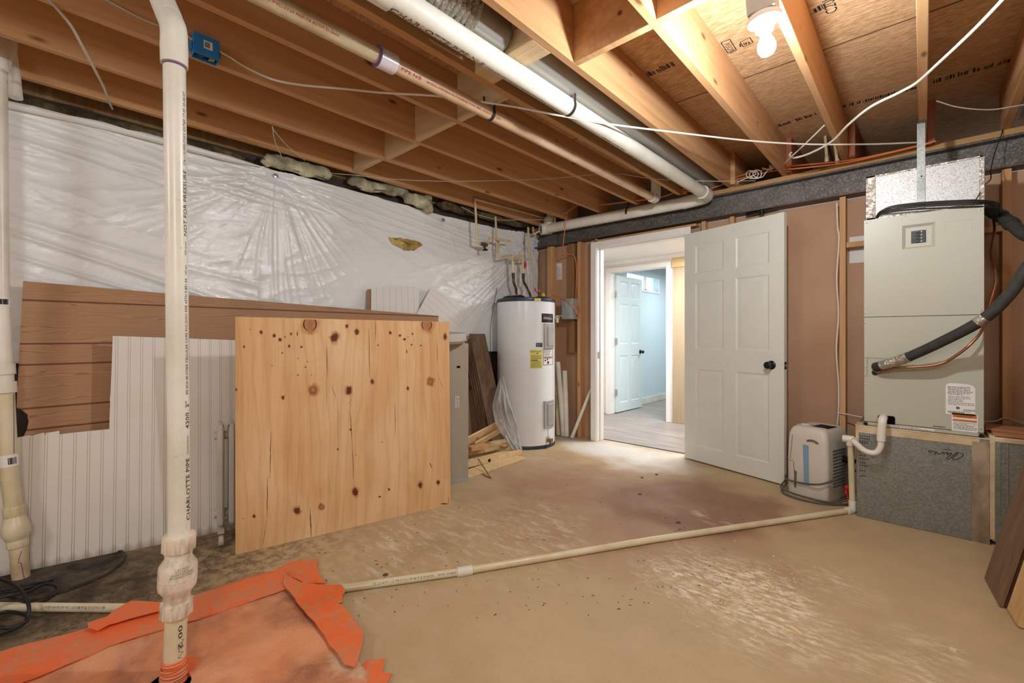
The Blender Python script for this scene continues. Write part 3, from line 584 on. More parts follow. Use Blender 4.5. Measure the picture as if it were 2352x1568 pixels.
lump('insulation_batt', [wy(1005, 468), wy(1080, 487), wy(1160, 505), wy(1215, 520)], [.042], 'fibreglass_dirty', 'grey insulation strip near the corner above the copper-coloured pipes', .5)
b = MB(); cols = [(892, 545), (912, 546), (935, 548), (962, 556), (970, 562), (958, 572), (938, 576), (925, 572), (905, 560)]
P = [wy(x, y, -3.385) for x, y in cols]; cen = sum(P, V((0,0,0))) / len(P); ring = []
vs = []; nR = 6
for r_ in range(nR + 1):
    for p in [P[i] + (P[(i+1) % len(P)] - P[i]) * f for i in range(len(P)) for f in (0, .33, .66)]:
        e = r_ / nR; q_ = cen + (p - cen) * (1 - e * .98); hgt = .022 * math.sqrt(e) + .012 * noise.noise(q_ * 40); q_ = q_ + V((hgt, .014 * noise.noise(p * 60), .013 * noise.noise(p * 45))); vs.append(q_)
m_ = len(P) * 3
b.add(vs, [(r_*m_ + k, r_*m_ + (k+1) % m_, (r_+1)*m_ + (k+1) % m_, (r_+1)*m_ + k) for r_ in range(nR) for k in range(m_)])
tag(b.build('insulation_tuft', 'fibreglass_yellow', None, 0, 180), 'yellow insulation showing through a torn hole in the plastic', 'insulation')
# ================================================================== PIPES
def fit_text(mb, body, size, o, axis, r, face, length):
    vs, fs = letters(body, size); wd = max(p.x for p in vs); return text_cyl(mb, body, size, o, axis, r, face, length / wd)
def to_eye(p): e = EYEP - V(p); e.z = 0; return e.normalized()
def facing(p, deg):      # outward direction turned by deg to the right as seen by the viewer
    e = to_eye(p); r = V((0,0,1)).cross(e); a = math.radians(deg); return e * math.cos(a) + r * math.sin(a)
# --- tall discharge pipe at the front
DP = 1.432
def vp(x, z): # point at depth DP seen at column x, height z
    d = ray(x, HYP); p = EYEP + d * DP; p.z = z; return p
A0, A1, A2 = vp(398, -.02), vp(412.5, .50), vp(400.5, 1.99)
def ax(z):
    if z < .5: return A0 + (A1 - A0) * ((z - A0.z) / (A1.z - A0.z))
    return A1 + (A2 - A1) * ((z - A1.z) / (A2.z - A1.z))
t = thing('discharge_pipe', (A0.x, A0.y, 0), 'tall cream plastic pipe with check valve rising from the orange pit cover', 'pipe')
rp = .0302
b = MB(); b.tube([ax(.47), ax(1.2), ax(2.0)], rp, 28); up_ = b.build('upper_pipe', 'pvc_white', t)
b = MB(); b.tube([ax(-.015), ax(.14), ax(.24)], rp, 28); lo_ = b.build('lower_pipe', 'pvc_cream', t)
b = MB(); e1 = ax(2.06); ed = V((-.62, -.05, .75)).normalized()
b.lathe([(rp, 0), (.0365, .001), (.0372, .055), (.0365, .075)], ax(1.985), ax(2.1) - ax(1.9), 28, cap=False)
b.tube(fillet([ax(2.055), ax(2.105), ax(2.105) + ed * .09], .05, 6), .0362, 28, cap=False); b.tube([ax(2.105) + ed * .07, ax(2.105) + ed * .20], .0368, 28)
b.tube([ax(2.105) + ed * .19, ax(2.105) + ed * .36], rp, 24); b.build('elbow', 'pvc_white', t)
b = MB(); b.lathe([(rp + .0008, 0), (rp + .0008, .006)], ax(1.979), (0,0,1), 28, cap=False); b.build('primer_ring', 'purple_primer', t)
def nut(z0, z1, r, name, mat, par, ribs=12, axf=ax):
    b = MB(); h = z1 - z0; d = axf(z1) - axf(z0)
    b.lathe([(rp, -.002), (r * .93, 0), (r, .004), (r, h - .007), (r * .93, h), (rp, h + .002)], axf(z0), d, 30)
    u, v_, n = frame(d)
    for k in range(ribs):
        a = 2 * math.pi * k / ribs; e = u * math.cos(a) + v_ * math.sin(a); c = axf((z0 + z1) / 2) + e * r
        b.obox(c, e * .002, n.cross(e) * .003, n * (h * .42))
    return b.build(name, mat, par)
nut(.432, .487, .0435, 'union_nut', 'fitting_dirty', t); nut(.226, .274, .0425, 'union_nut', 'fitting_dirty', t)
b = MB(); b.lathe([(.034, 0), (.036, .02), (.036, .035), (.0505, .055), (.0522, .066), (.0522, .118), (.0505, .128), (.0365, .150), (.0365, .175), (.034, .178)], ax(.262), ax(.5) - ax(.2), 34)
cv = b.build('check_valve', 'fitting_dirty', t)
b = MB(); b.lathe([(.0528, 0), (.0534, .004), (.0528, .008)], ax(.348), ax(.5) - ax(.2), 34, cap=False); b.build('seam_ring', 'fitting_dirty', cv)
b = MB(); f_ = facing(ax(.37), 12)
for k, (tx, z) in enumerate([('CAUTION', .388), ('DO NOT', .380), ('OVERTIGHTEN', .372), ('BY HAND ONLY', .364)]):
    vs, fs = letters(tx, .009, 0, 'CENTER'); c = ax(z); e = f_; r_ = V((0,0,1)).cross(e); rad = .0530 if z < .382 else .0528
    b.add([c + (e * math.cos(p.x / rad) + r_ * math.sin(p.x / rad)) * rad + V((0,0,p.y)) for p in vs], fs)
b.build('caution_text', 'ink_faded', cv)
b = MB(); dax = (A2 - A1).normalized()
def zt(y): return EYE - (y - HYP) / FPX * DP
for body, y0, y1, s in [('CHARLOTTE PIPE', 1194, 1052, .020), ('ChemDrainSystem', 1042, 1000, .009), ('4200  2"', 984, 921, .019), ('IPS SCH 40 COEX CELLULAR CORE PVC-DWV PIPE ASTM F-891-04', 906, 640, .0125), ('NSF-dwv', 632, 608, .009), ('NSF-cd-cwv', 586, 555, .009), ('NOT FOR PRESSURE', 543, 392, .0165), ('CA-110-FPS-DWV EXT#9 17:32 10-26-07', 380, 212, .0125), ('65', 96, 82, .014)]:
    z0, z1 = zt(y0), zt(y1); fit_text(MB(), body, s, ax(z0), dax, rp, facing(ax(z0), 50), z1 - z0).build('lettering', 'ink', up_)
b = MB()
for k in range(7):
    z0 = zt(153); c = ax(z0); a = 40 + k * 2.6; e = facing(c, a); q = e.cross(V((0,0,1))); w_ = .0005 + .0003 * (k % 3)
    b.add([c + e * (rp + .0006) + q * w_ * s1 + V((0,0,.03 * s2)) for s1, s2 in ((-1,0), (1,0), (1,1), (-1,1))], [(0,1,2,3)])
b.build('barcode', 'ink', up_)
b = MB(); fit_text(b, '00 2', .016, ax(zt(1428)), V((0,0,-1)), rp, facing(ax(.12), 22), .075); b.build('lettering', 'ink', lo_); b = MB()
pts = [ax(.155 - k * .004) + (facing(ax(.1), 30 + 14 * math.sin(k * 1.3)) * (rp + .0008)) for k in range(16)]; b.tube(smooth_path(pts, 3), .0005, 5); b.build('marker_scrawl', 'ink', lo_)
b = MB()                                      # tape wrap at the foot
for k in range(9):
    z = .012 + k * .0085; r = .038 - .0006 * k + .003 * noise.noise(V((k * 1.7, 0, 0)))
    b.lathe([(r - .004, 0), (r, .003), (r + .001, .008), (r - .003, .012)], ax(z) + V((.0012 * math.sin(k * 2.2), .0012 * math.cos(k * 3), 0)), (.05 * math.sin(k), .05 * math.cos(k * 2), 1), 26, cap=False)
e = facing(ax(.05), 80)
b.prism([ax(.075) + e * .034, ax(.082) + e * .062, ax(.06) + e * .066, ax(.045) + e * .058, ax(.04) + e * .03], V((0,0,1)).cross(e) * .004)
b.prism([ax(.03) + e * .034, ax(.045) + e * .05, ax(.018) + e * .06, ax(.01) + e * .034], V((0,0,1)).cross(e) * .004)
b.build('tape_wrap', 'orange_tape', t)
# --- second discharge pipe at the left edge
DL = 2.06
def lp(x, y): return EYEP + ray(x, y) * DL
PL = [lp(50, 1338), lp(22, 1090), lp(12, 900), lp(1, 700), lp(-2, 400), lp(-4, 160)]
def axl(y):
    ys = [1338, 1090, 900, 700, 400, 160]
    for i in range(5):
        if y >= ys[i+1]: f = (ys[i] - y) / (ys[i] - ys[i+1]); return PL[i] + (PL[i+1] - PL[i]) * f
    return PL[-1]
t = thing('discharge_pipe', (PL[0].x, PL[0].y, 0), 'dirty plastic pipe with couplings and check valve at the left edge', 'pipe')
b = MB(); b.tube([axl(1345), axl(1250)], rp, 24); lo2 = b.build('lower_pipe', 'pvc_dirty', t)
b = MB(); b.tube([axl(1170), axl(1090), axl(1040), axl(890)], rp, 24); b.build('middle_pipe', 'pvc_cream', t)
b = MB(); b.tube([axl(850), axl(700), axl(400), axl(125)], rp, 24); b.build('upper_pipe', 'pvc_pale', t)
for y0, y1, r in ((860, 836, .0375), (902, 877, .0385)):
    b = MB(); b.cyl(axl(y0), axl(y1), r, 26); b.build('coupling', 'pvc_white', t)
b = MB(); b.cyl(axl(878), axl(859), rp + .001, 24); b.build('short_pipe', 'pvc_white', t)
nl = lambda y0, y1, r, n: nut(0, 1, r, n, 'pvc_cream', t, 10, lambda s: axl(y0) + (axl(y1) - axl(y0)) * s)
def nut2(y0, y1, r):
    b = MB(); d = axl(y1) - axl(y0); h = d.length; u, v_, n = frame(d)
    b.lathe([(rp, -.002), (r * .94, 0), (r, .004), (r, h - .006), (r * .94, h), (rp, h + .002)], axl(y0), d, 28)
    for k in range(10):
        a = 2 * math.pi * k / 10; e = u * math.cos(a) + v_ * math.sin(a); b.obox((axl(y0) + axl(y1)) / 2 + e * r, e * .0015, n.cross(e) * .0025, n * h * .42)
    b.build('union_nut', 'pvc_cream', t)
nut2(1187, 1163, .0355); nut2(1256, 1236, .035)
b = MB(); d = axl(1185) - axl(1240); b.lathe([(.034, 0), (.040, .012), (.0475, .03), (.0480, .062), (.044, .078), (.0345, d.length)], axl(1240), d, 32); b.build('check_valve', 'pvc_cream', t)
for y0, y1, s_ in ((704, 682, 3), (1070, 1043, 4)):
    b = MB(); d = axl(y1) - axl(y0); b.lathe([(rp + .0012, 0), (rp + .0012, d.length)], axl(y0), d, 26, cap=False); st = b.build('sticker', 'paper', t)
    b = MB(); rg = random.Random(s_)
    for k in range(11):
        a = -5 + k * 5; c = axl((y0 + y1) / 2); e = facing(c, a); q = V((0,0,1)).cross(e); w_ = rg.choice((.0006, .001, .0014)); n = d.normalized()
        b.add([c + e * (rp + .0018) + q * w_ * s1 + n * (d.length * .28 * s2) for s1, s2 in ((-1,-1), (1,-1), (1,1), (-1,1))], [(0,1,2,3)])
    b.build('barcode', 'ink', st)
b = MB()
for pts in ([(33, 905, 55), (25, 1000, 40), (12, 1040, 35)], [(44, 1262, 20), (50, 1285, -5), (38, 1290, 10), (46, 1315, 15), (52, 1330, 20)]):
    b.tube(smooth_path([axl(y) + facing(axl(y), a) * (rp + .0006) for x, y, a in pts], 4), .0012, 5); b.build('primer_mark', 'purple_primer', t); b = MB()
b.tube([axl(1164) + facing(axl(1164), a) * (rp + .001) for a in range(-80, 81, 10)], .0012, 5)
b.build('primer_ring', 'purple_primer', t)
b = MB(); k_ = axl(128)
def lq(x, y): return EYEP + ray(x, y) * 2.17
b.lathe([(rp, 0), (.034, .002), (.034, .045), (.032, .05)], axl(150), (0,0,1), 24, cap=False); b.tube(fillet([k_, axl(98), lq(22, 96)], .04), .032, 22); b.build('elbow', 'pvc_white', t)
b = MB(); b.tube(fillet([lq(14, 97), lq(24, 104), lq(36, 225)], .03), [.024] * 7 + [.026], 20); b.build('return_pipe', 'pvc_pale', t)
# --- thick overhead waste pipe
ZA, RA = 2.340, .046
a0, a1 = V((-1.418, -.6, ZA + .006)), V((-1.372, 4.028, ZA - .006))
def pa(y): return a0 + (a1 - a0) * ((y - a0.y) / (a1.y - a0.y))
t = thing('waste_pipe', (pa(2).x, 2, ZA), 'thick white plastic waste pipe strapped under the joists, elbowing along the beam', 'pipe')
b = MB(); b.tube([pa(.86), pa(2), pa(3.93)], RA, 30); ma_ = b.build('main_run', 'pvc_white', t)
b = MB(); b.tube([pa(-3.25), pa(.84)], RA, 26); b.build('rear_run', 'pvc_white', t)
b = MB(); b.lathe([(RA, 0), (.056, .003), (.056, .13), (RA, .135)], pa(.75), a1 - a0, 30); b.build('coupling', 'pvc_white', t)
el = V((-1.372, 4.028, ZA - .008)); zb = 2.322
b = MB(); b.tube(fillet([pa(3.86), el, V((-1.60, 4.028, zb))], .11, 8), .057, 28); b.build('elbow', 'pvc_white', t)
b = MB(); b.tube([V((-1.58, 4.028, zb)), V((-3.14, 4.028, zb + .02))], .053, 28); br = b.build('branch_run', 'pvc_pale', t)
b = MB(); te = V((-3.19, 4.02, zb + .022))
b.lathe([(.055, -.08), (.064, -.078), (.066, .05), (.052, .052), (.050, 0.0)], te, (-.55, -.80, -.12), 28); b.lathe([(.060, 0), (.062, .10), (.050, .102), (.050, .24)], te + V((.03, .02, .02)), (.28, .1, .95), 24); b.build('tee', 'pvc_white', t)
b = MB(); b.lathe([(.0, 0), (.0495, .001)], te + V((-.55, -.80, -.12)).normalized() * .045, (-.55, -.80, -.12), 24, cap=False); b.build('tee_cap', 'panel_grey', t)
b = MB(); dn = V((-.62, -.30, -.72)); L_ = (pa(1.32) - pa(.885)).length
face_ = V((-.50, -.62, -.42))
def eyeface(p, roll):      # outward direction on a +Y pipe: towards the viewer, rolled towards lower-left
    e = EYEP - V(p); d = (a1 - a0).normalized(); e = (e - d * e.dot(d)).normalized(); s_ = d.cross(e); a = math.radians(roll); return e * math.cos(a) + s_ * math.sin(a)
fit_text(b, 'CHARLOTTE PIPE N-E', .036, pa(.885), a1 - a0, RA, eyeface(pa(1.1), 58), 1.345 - .885); b.build('lettering', 'ink', ma_)
for y0, y1 in ((1.36, 1.93), (2.62, 3.7)):
    fit_text(MB(), '4" SCH 40 PVC-DWV CELLULAR CORE PIPE ASTM F-891 NSF-dwv NOT FOR PRESSURE', .017, pa(y0), a1 - a0, RA, eyeface(pa(y0 + .3), 62), y1 - y0).build('lettering', 'ink', ma_)
fit_text(MB(), 'CHARLOTTE PIPE', .020, pa(2.30), a1 - a0, RA, eyeface(pa(2.4), 55), .27).build('lettering', 'ink', ma_)
# --- thinner overhead pipe
ZB, RB = 2.342, .034
b0, b1 = V((-1.752, -.4, ZB)), V((-1.752, 3.80, ZB - .006))
def pb(y): return b0 + (b1 - b0) * ((y - b0.y) / (b1.y - b0.y))
t2 = thing('drain_pipe', (b0.x, 2, ZB), 'thinner pinkish drain pipe with clear coupling, left of the thick white pipe', 'pipe')
b = MB(); b.tube([pb(-3.25), pb(1.06)], RB - .001, 24); rr_ = b.build('rear_run', 'pvc_dirty', t2)
b = MB(); b.tube([pb(1.06), pb(3.76)], RB - .001, 24); mr = b.build('main_run', 'pvc_pinkish', t2)
b = MB(); b.lathe([(RB - .001, 0), (.045, .002), (.044, .045), (.0435, .085), (RB - .001, .09)], pb(1.035), (0,1,0), 26); b.build('coupling', 'coupling_clear', t2)
b = MB(); b.lathe([(RB, 0), (.046, .003), (.046, .0035), (RB, .006)], pb(1.03), (0,1,0), 26, cap=False); b.build('primer_ring', 'purple_primer', t2)
b = MB(); b.tube(fillet([pb(3.70), pb(3.80), pb(3.80) + V((0,0,.2))], .05), .042, 22); b.build('end_elbow', 'pvc_white', t2)
b = MB(); fit_text(b, 'PIPE N/E', .020, pb(1.14), b1 - b0, RB, eyeface(pb(1.2), 0), .11); b.build('lettering', 'ink_red', mr); b = MB(); fit_text(b, 'ACRYLONITRILE-BUTADIENE DWV PIPE ASTM F-628 NSF', .014, pb(1.28), b1 - b0, RB, eyeface(pb(1.3), 0), .5)
b.build('lettering', 'ink_red', mr)
b = MB(); fit_text(b, 'DWV PVC-1120 NSF-14 ASTM D-2665', .014, pb(.55), b1 - b0, RB, eyeface(pb(.7), -5), .3); b.build('lettering', 'ink_red', rr_)
# pipe hangers: perforated straps
def hanger(c, r, top, lean, label):
    tt = thing('pipe_hanger', (c.x, c.y, c.z), label, 'strap', 'perforated strap hangers')
    arc_strap(c, (0,1,0), r + .001, .02, .0016, -25, 205, (1,0,0), 18).build('strap_loop', 'strap_dark', tt)
    for s_, nm in ((1, 'strap_leg'), (-1, 'strap_leg')):
        a = math.radians(-25 if s_ > 0 else 205); b = MB(); u, v_, d = frame((0,1,0), (1,0,0)); p = c + (u * math.cos(a) + v_ * math.sin(a)) * (r + .002)
        b.bar(p, V((c.x + s_ * lean, c.y + .015 * s_, top)), .018, .0016, (1,0,0)); b.build(nm, 'strap_dark', tt)
    b = MB(); u, v_, d = frame((0,1,0), (1,0,0))
    for k in range(15):
        a = math.radians(-20 + k * 15.5); e = u * math.cos(a) + v_ * math.sin(a); b.lathe([(.0028, 0), (.0028, .0006)], c + e * (r + .0022), e, 8)
    b.build('strap_holes', 'dark_hole', tt)
hanger(pa(1.955), RA, ZJ + .12, .045, 'perforated metal strap round the thick white waste pipe')
hanger(pb(1.725), RB, ZJ + .05, .03, 'perforated metal strap round the thinner pinkish pipe')
cc = V((-2.14, 4.028, zb + .008)); tt = thing('pipe_hanger', cc, 'perforated metal strap round the pipe along the beam', 'strap', 'perforated strap hangers')
arc_strap(cc, (1,0,0), .055, .02, .0016, -20, 200, (0,1,0), 16).build('strap_loop', 'strap_dark', tt)
b = MB(); b.bar(cc + V((0, -.03, .05)), cc + V((.01, .02, .16)), .02, .0016, (0,1,0)); b.build('strap_leg', 'strap_dark', tt)
# --- round duct with foil sleeve in the joist bay
DXc, DZc = -1.415, 2.475
t = thing('round_duct', (DXc, 2, DZc), 'round metal duct with foil sleeve running between joists above white pipe', 'duct')
b = MB(); b.tube([(DXc, 1.12, DZc), (DXc, 1.44, DZc)], .082, 30); b.lathe([(.082, 0), (.078, .015), (.05, .028)], (DXc, 1.44, DZc), (0,1,0), 30, cap=True); b.build('duct_collar', 'duct_metal', t)
b = MB(); b.tube([(DXc + .03, 1.56, DZc), (DXc + .03, 4.3, DZc)], .086, 30)
b.box(DXc + .022, DXc + .038, 1.56, 4.2, DZc - .092, DZc - .083); b.build('duct_run', 'duct_metal', t)
b = MB(); pr_ = []
y = .2
while y < 1.25: pr_ += [(.094 + .006 * noise.noise(V((y * 30, 0, 0))), y), (.109 + .006 * noise.noise(V((y * 21, 4, 0))), y + .012)]; y += .026
b.lathe(pr_, (DXc, 0, DZc + .005), (0,1,0), 30)
for i, v in enumerate(b.v): b.v[i] = v + V((noise.noise(v * 24), 0, noise.noise(v * 24 + V((5,5,5))))) * .012
b.build('foil_sleeve', 'foil', t, 0, 50)
# --- floor drain pipes
rf = .0168
Q = [onZ(786, 1351, rf), onZ(1050, 1314, rf), onZ(1080, 1309, rf), onZ(1500, 1239, rf), onZ(1952, 1172, rf)]
t = thing('condensate_pipe', (Q[4].x, Q[4].y, 0), 'cream drain pipe lying across the floor from the furnace to the orange cover', 'pipe')
q0 = Q[0] + (Q[0] - Q[1]).normalized() * .12
b = MB(); b.tube([q0, Q[0], Q[1]], rf, 18); fp = b.build('near_run', 'pvc_cream', t)
b = MB(); b.tube([Q[1], Q[2], Q[3], Q[4]], rf, 18); b.build('long_run', 'pvc_cream', t)
b = MB(); d = (Q[2] - Q[1]).normalized(); b.lathe([(rf, 0), (.0215, .002), (.0215, .072), (rf, .074)], Q[1] - d * .002, d, 20); b.build('coupling', 'pvc_white', t)
b = MB(); dd = Q[1] - Q[0]; e = (V((.25, -.5, 1))).normalized()
fit_text(b, '1 IN  SCH 40 PVC-1120  PIPE ASTM D-1785 480 PSI @ 73F NSF-PW', .013, Q[0] + dd * .25, dd, rf, EYEP - Q[0], .27); b.build('lettering', 'ink_blue', fp); b = MB(); fit_text(b, 'NSF-PW 1120 B 480 PSI', .013, Q[0] + dd * .82, dd, rf, EYEP - Q[1], .085); b.build('lettering', 'ink_blue', fp)
YF = 3.40
def fpx(x, y, Y=YF): return onY(x, y, Y)
foot = V((Q[4].x + .012, Q[4].y + .018, rf)); top = fpx(1945, 1016, foot.y)
top.x = foot.x - .01
b = MB(); b.lathe([(rf, 0), (.022, .002), (.022, .03), (.021, .045)], Q[4] - (Q[4] - Q[3]).normalized() * .03, (Q[4] - Q[3]), 18, cap=False); b.tube(fillet([Q[4], foot, foot + V((0, 0, .06))], .022, 6), .0212, 18); b.build('foot_elbow', 'pvc_white', t)
b = MB(); b.tube([foot + V((0,0,.03)), top], rf, 18); b.build('riser', 'pvc_cream', t)
u1 = fpx(2022, 1010); hole = onY(2030, 960, 3.50)
tee = top + V((0, -.0, .012))
b = MB(); b.lathe([(.02, -.03), (.0225, -.028), (.0225, .012)], tee, (0,0,1), 18); b.lathe([(.0225, -.03), (.0235, .0), (.0225, .03)], tee + V((-.01, 0, .012)), (1, -.05, 0), 18); b.build('tee', 'pvc_white', t)
trap = fillet([tee + V((.02, 0, .012)), fpx(1962, 1014), fpx(1985, 1036), fpx(2012, 1042), fpx(2024, 1026), fpx(2023, 990)], .05, 6)
b = MB(); b.tube(trap, rf * .98, 18); b.build('trap', 'pvc_white', t)
b = MB(); b.cyl(fpx(2024, 1012), fpx(2025, 988), .0218, 20); b.build('coupling', 'pvc_white', t)
b = MB(); b.tube(fillet([fpx(2025, 990), fpx(2027, 962), onY(2030, 958, 3.52)], .03, 7), .0212, 18); b.build('top_elbow', 'pvc_white', t)
R = [onZ(-60, 1392, rf), onZ(0, 1393, rf), onZ(290, 1396, rf), onZ(345, 1399, rf)]
t = thing('condensate_pipe', (R[2].x, R[2].y, 0), 'cream drain pipe running left from the orange cover under the black cable', 'pipe')
b = MB(); b.tube(R, rf, 18); pp = b.build('pipe', 'pvc_cream', t)
b = MB(); dd = R[2] - R[1]; fit_text(b, 'L 1 IN SCH 40 NSF-PW PVC-1120 B 480 PSI @ 73F ASTM D-1785', .013, R[1] + dd * .36, dd, rf, EYEP - R[2], dd.length * .5); b.build('lettering', 'ink_blue', pp)
# ================================================================== LEFT SIDE: leaning sheets, heater corner
# --- plywood
b = MB(); c_ = [(0, 0), (1.219, 0), (1.219, 1.213), (0, 1.219)]
b.prism([PLY0 + PLYU * u + PLYV * v for u, v in c_], -PLYN * .018, c_)
def uvp(x, y): q = onP(520 + x / 2.657, 700 + y / 2.657, PLY0, PLYN) - PLY0; return q.dot(PLYU), q.dot(PLYV)
def pmark(uvs, cols, faces, off):
    k = len(b.v); b.v += [PLY0 + PLYU * min(max(u, .0005), 1.2185) + PLYV * min(max(v, .0005), 1.2125) + PLYN * off for u, v in uvs]
    for i, c in enumerate(cols): b.vc[k + i] = tuple(c) + (1,)
    for f in faces: b.face([k + i for i in f], [uvs[i] for i in f])
KN = [(213,166,9,10,1),(291,187,10,10,1),(328,213,9,9,1),(357,195,4,5,0),(394,176,6,8,0),(433,176,4,12,0),(383,252,7,8,1),(458,257,7,7,0),(341,293,4,5,0),(108,255,5,9,0),(145,150,3,3,0),(482,380,4,5,0),(278,372,3,3,0),(437,327,3,3,0),(495,346,3,3,0),(437,428,4,5,0),(405,420,2,3,0),(519,430,3,3,0),
      (510,118,42,44,2),(660,198,22,24,3),(735,130,9,11,1),(795,165,13,15,1),(1222,122,32,34,2),(1000,170,8,9,1),(1059,187,7,7,0),(1087,209,8,8,0),(1108,195,3,3,0),(1136,177,5,6,0),(1130,243,5,6,0),(1187,248,5,5,0),(925,245,4,5,0),(1100,285,3,10,0),(1334,195,8,18,3),
      (530,518,22,26,4),(747,523,16,22,3),(890,468,10,14,1),(1108,509,8,10,1),(1245,468,18,22,4),(345,564,9,11,1),(57,516,8,10,1),(786,1138,17,22,3),(432,1254,18,20,3),(580,1232,14,16,4),(169,1289,8,10,1),(1184,1098,12,17,3),(1293,1083,9,12,1),(992,1126,6,9,0),(950,836,3,4,0),(757,760,5,7,0),(792,915,3,3,0),(935,1170,8,6,0),(1330,1213,20,4,0),(105,1303,3,3,0),(680,880,4,8,0)]
NK = 18
for q_, (px, py, rx, ry, k) in enumerate(KN):
    def ring(s_, wob, seed): return [uvp(px + rx * s_ * math.cos(a) * (1 + wob * noise.noise(V((math.cos(a) * 1.6, math.sin(a) * 1.6, seed)))), py + ry * s_ * math.sin(a) * (1 + wob * noise.noise(V((math.cos(a) * 1.6, math.sin(a) * 1.6, seed))))) for a in [2 * math.pi * i / NK for i in range(NK)]]
    R4 = [ring(1.75, .5, q_), ring(1.05, .5, q_ + .5), ring(.82, .6, q_ + .8), ring(.35, .5, q_ + 1)]
    if k == 2: C4 = [(0,0,0), (.55,0,0), (.75,.0,0), (.7,.25,0)]
    elif k == 4: C4 = [(0,0,0), (.7,.15,0), (.85,.5,0), (.55,.25,0)]
    elif k == 3: C4 = [(0,0,0), (.6,.1,.1), (.8,.85,.2), (.7,.95,0)]
    elif k == 1: C4 = [(0,0,0), (.45,.1,0), (.8,.85,.1), (.8,.9,.35)]
    else: C4 = [(0,0,0), (.2,.1,0), (.6,.5,.6), (.6,.5,.9)]
    pts = [p for r in R4 for p in r]; cl = [c for c in C4 for _ in range(NK)]
    pmark(pts, cl, [(i*NK + j, i*NK + (j+1) % NK, (i+1)*NK + (j+1) % NK, (i+1)*NK + j) for i in range(3) for j in range(NK)] + [tuple(3*NK + j for j in range(NK))], .0003)
    if k in (2, 3):
        for a0_, a1_ in (((100, 250), (-70, 80)) if k == 2 else ((20, 200),)):
            P = []
            for i in range(11):
                a = math.radians(a0_ + (a1_ - a0_) * i / 10); t_ = .10 * math.sin(math.pi * i / 10); P += [uvp(px + rx * (.92 + t_) * math.cos(a), py + ry * (.92 + t_) * math.sin(a)), uvp(px + rx * (.92 - t_) * math.cos(a), py + ry * (.92 - t_) * math.sin(a))]
            pmark(P, [(0, .2, .95)] * len(P), [(2*i, 2*i+1, 2*i+3, 2*i+2) for i in range(10)], .0005)
CR = [(272,772,266,1040,2.2),(267,1040,251,1052,2.0),(251,1052,248,1300,2.4),(247,1300,222,1470,1.2),(511,1232,517,1418,3.0),(612,240,616,445,2.0),(640,490,668,570,1.4),(870,140,873,440,1.8),(907,92,911,215,1.6),(754,640,768,850,2.0),(768,850,776,1060,1.8),(1028,588,1032,800,1.4),(1286,240,1289,370,1.0),(1285,410,1325,515,1.0),(680,560,682,870,.8),(610,440,612,660,.8),(627,1000,628,1170,.8),(755,545,755,630,1.0),(1242,960,1252,995,3.0),(1353,1170,1355,1212,1.4)]
for q_, (x0, y0, x1, y1, wd) in enumerate(CR):
    P = []; n_ = 14
    for i in range(n_ + 1):
        f = i / n_; x, y = x0 + (x1 - x0) * f + 3 * noise.noise(V((f * 4, q_, 0))) * math.sin(math.pi * f), y0 + (y1 - y0) * f; hw_ = wd * .75 * (.25 + math.sin(math.pi * f)) * (1 + .5 * noise.noise(V((f * 9, q_, 3)))); P += [uvp(x - hw_, y), uvp(x + hw_, y)]
    pmark(P, [(0, .1, .9)] * len(P), [(2*i, 2*i+1, 2*i+3, 2*i+2) for i in range(n_)], .0004)
b.vc.setdefault(0, (0, 0, 0, 1)); tag(b.build('plywood_sheet', 'plywood', None), 'square knotty plywood sheet standing in front of the other panels', 'plywood')
# --- woodgrain panel along the wall
p0, n0 = V((-3.315, 0, 1.40)), V((1, 0, .115)).normalized()
b = MB(); px_prism(b, [(53, 645), (400, 675), (1007, 725), (1003, 960), (300, 1130), (90, 1100), (57, 1012), (55, 1000), (62, 986), (66, 966), (63, 958), (64, 952), (56, 946), (50, 941), (38, 936)], p0, n0, .008, (0, 1, 0), (-3.315, 0, .15))
tag(b.build('woodgrain_panel', 'woodgrain_panel', None), 'long brown wood-grain panel with torn corner leaning on the left wall', 'panel')
# --- L-cut white beaded panel
f0, f1 = onZ(10, 1325), onZ(500, 1222); u0 = (f1 - f0).normalized(); nh = V((u0.y, -u0.x, 0)); n1 = (nh + V((0, 0, .085))).normalized()
rag = [(-30, 1334), (500, 1222), (565, 1209), (572, 782), (400, 776), (259, 771), (257, 830), (254, 900), (252.5, 915), (253, 930), (252, 945), (251, 985), (190, 991), (137, 997), (136, 989), (120, 992), (105.5, 994), (104.5, 999), (103, 999), (101, 993), (85, 997), (72, 1001), (68, 999), (37, 1005), (0, 1009), (-30, 1012)]
b = MB(); px_prism(b, rag, f0 + V((0, 0, .004)), n1, .006, u0, f0); tag(b.build('beaded_panel', 'beaded_panel', None), 'white grooved wall panel with an L-shaped cut, standing behind the tall pipe', 'panel')
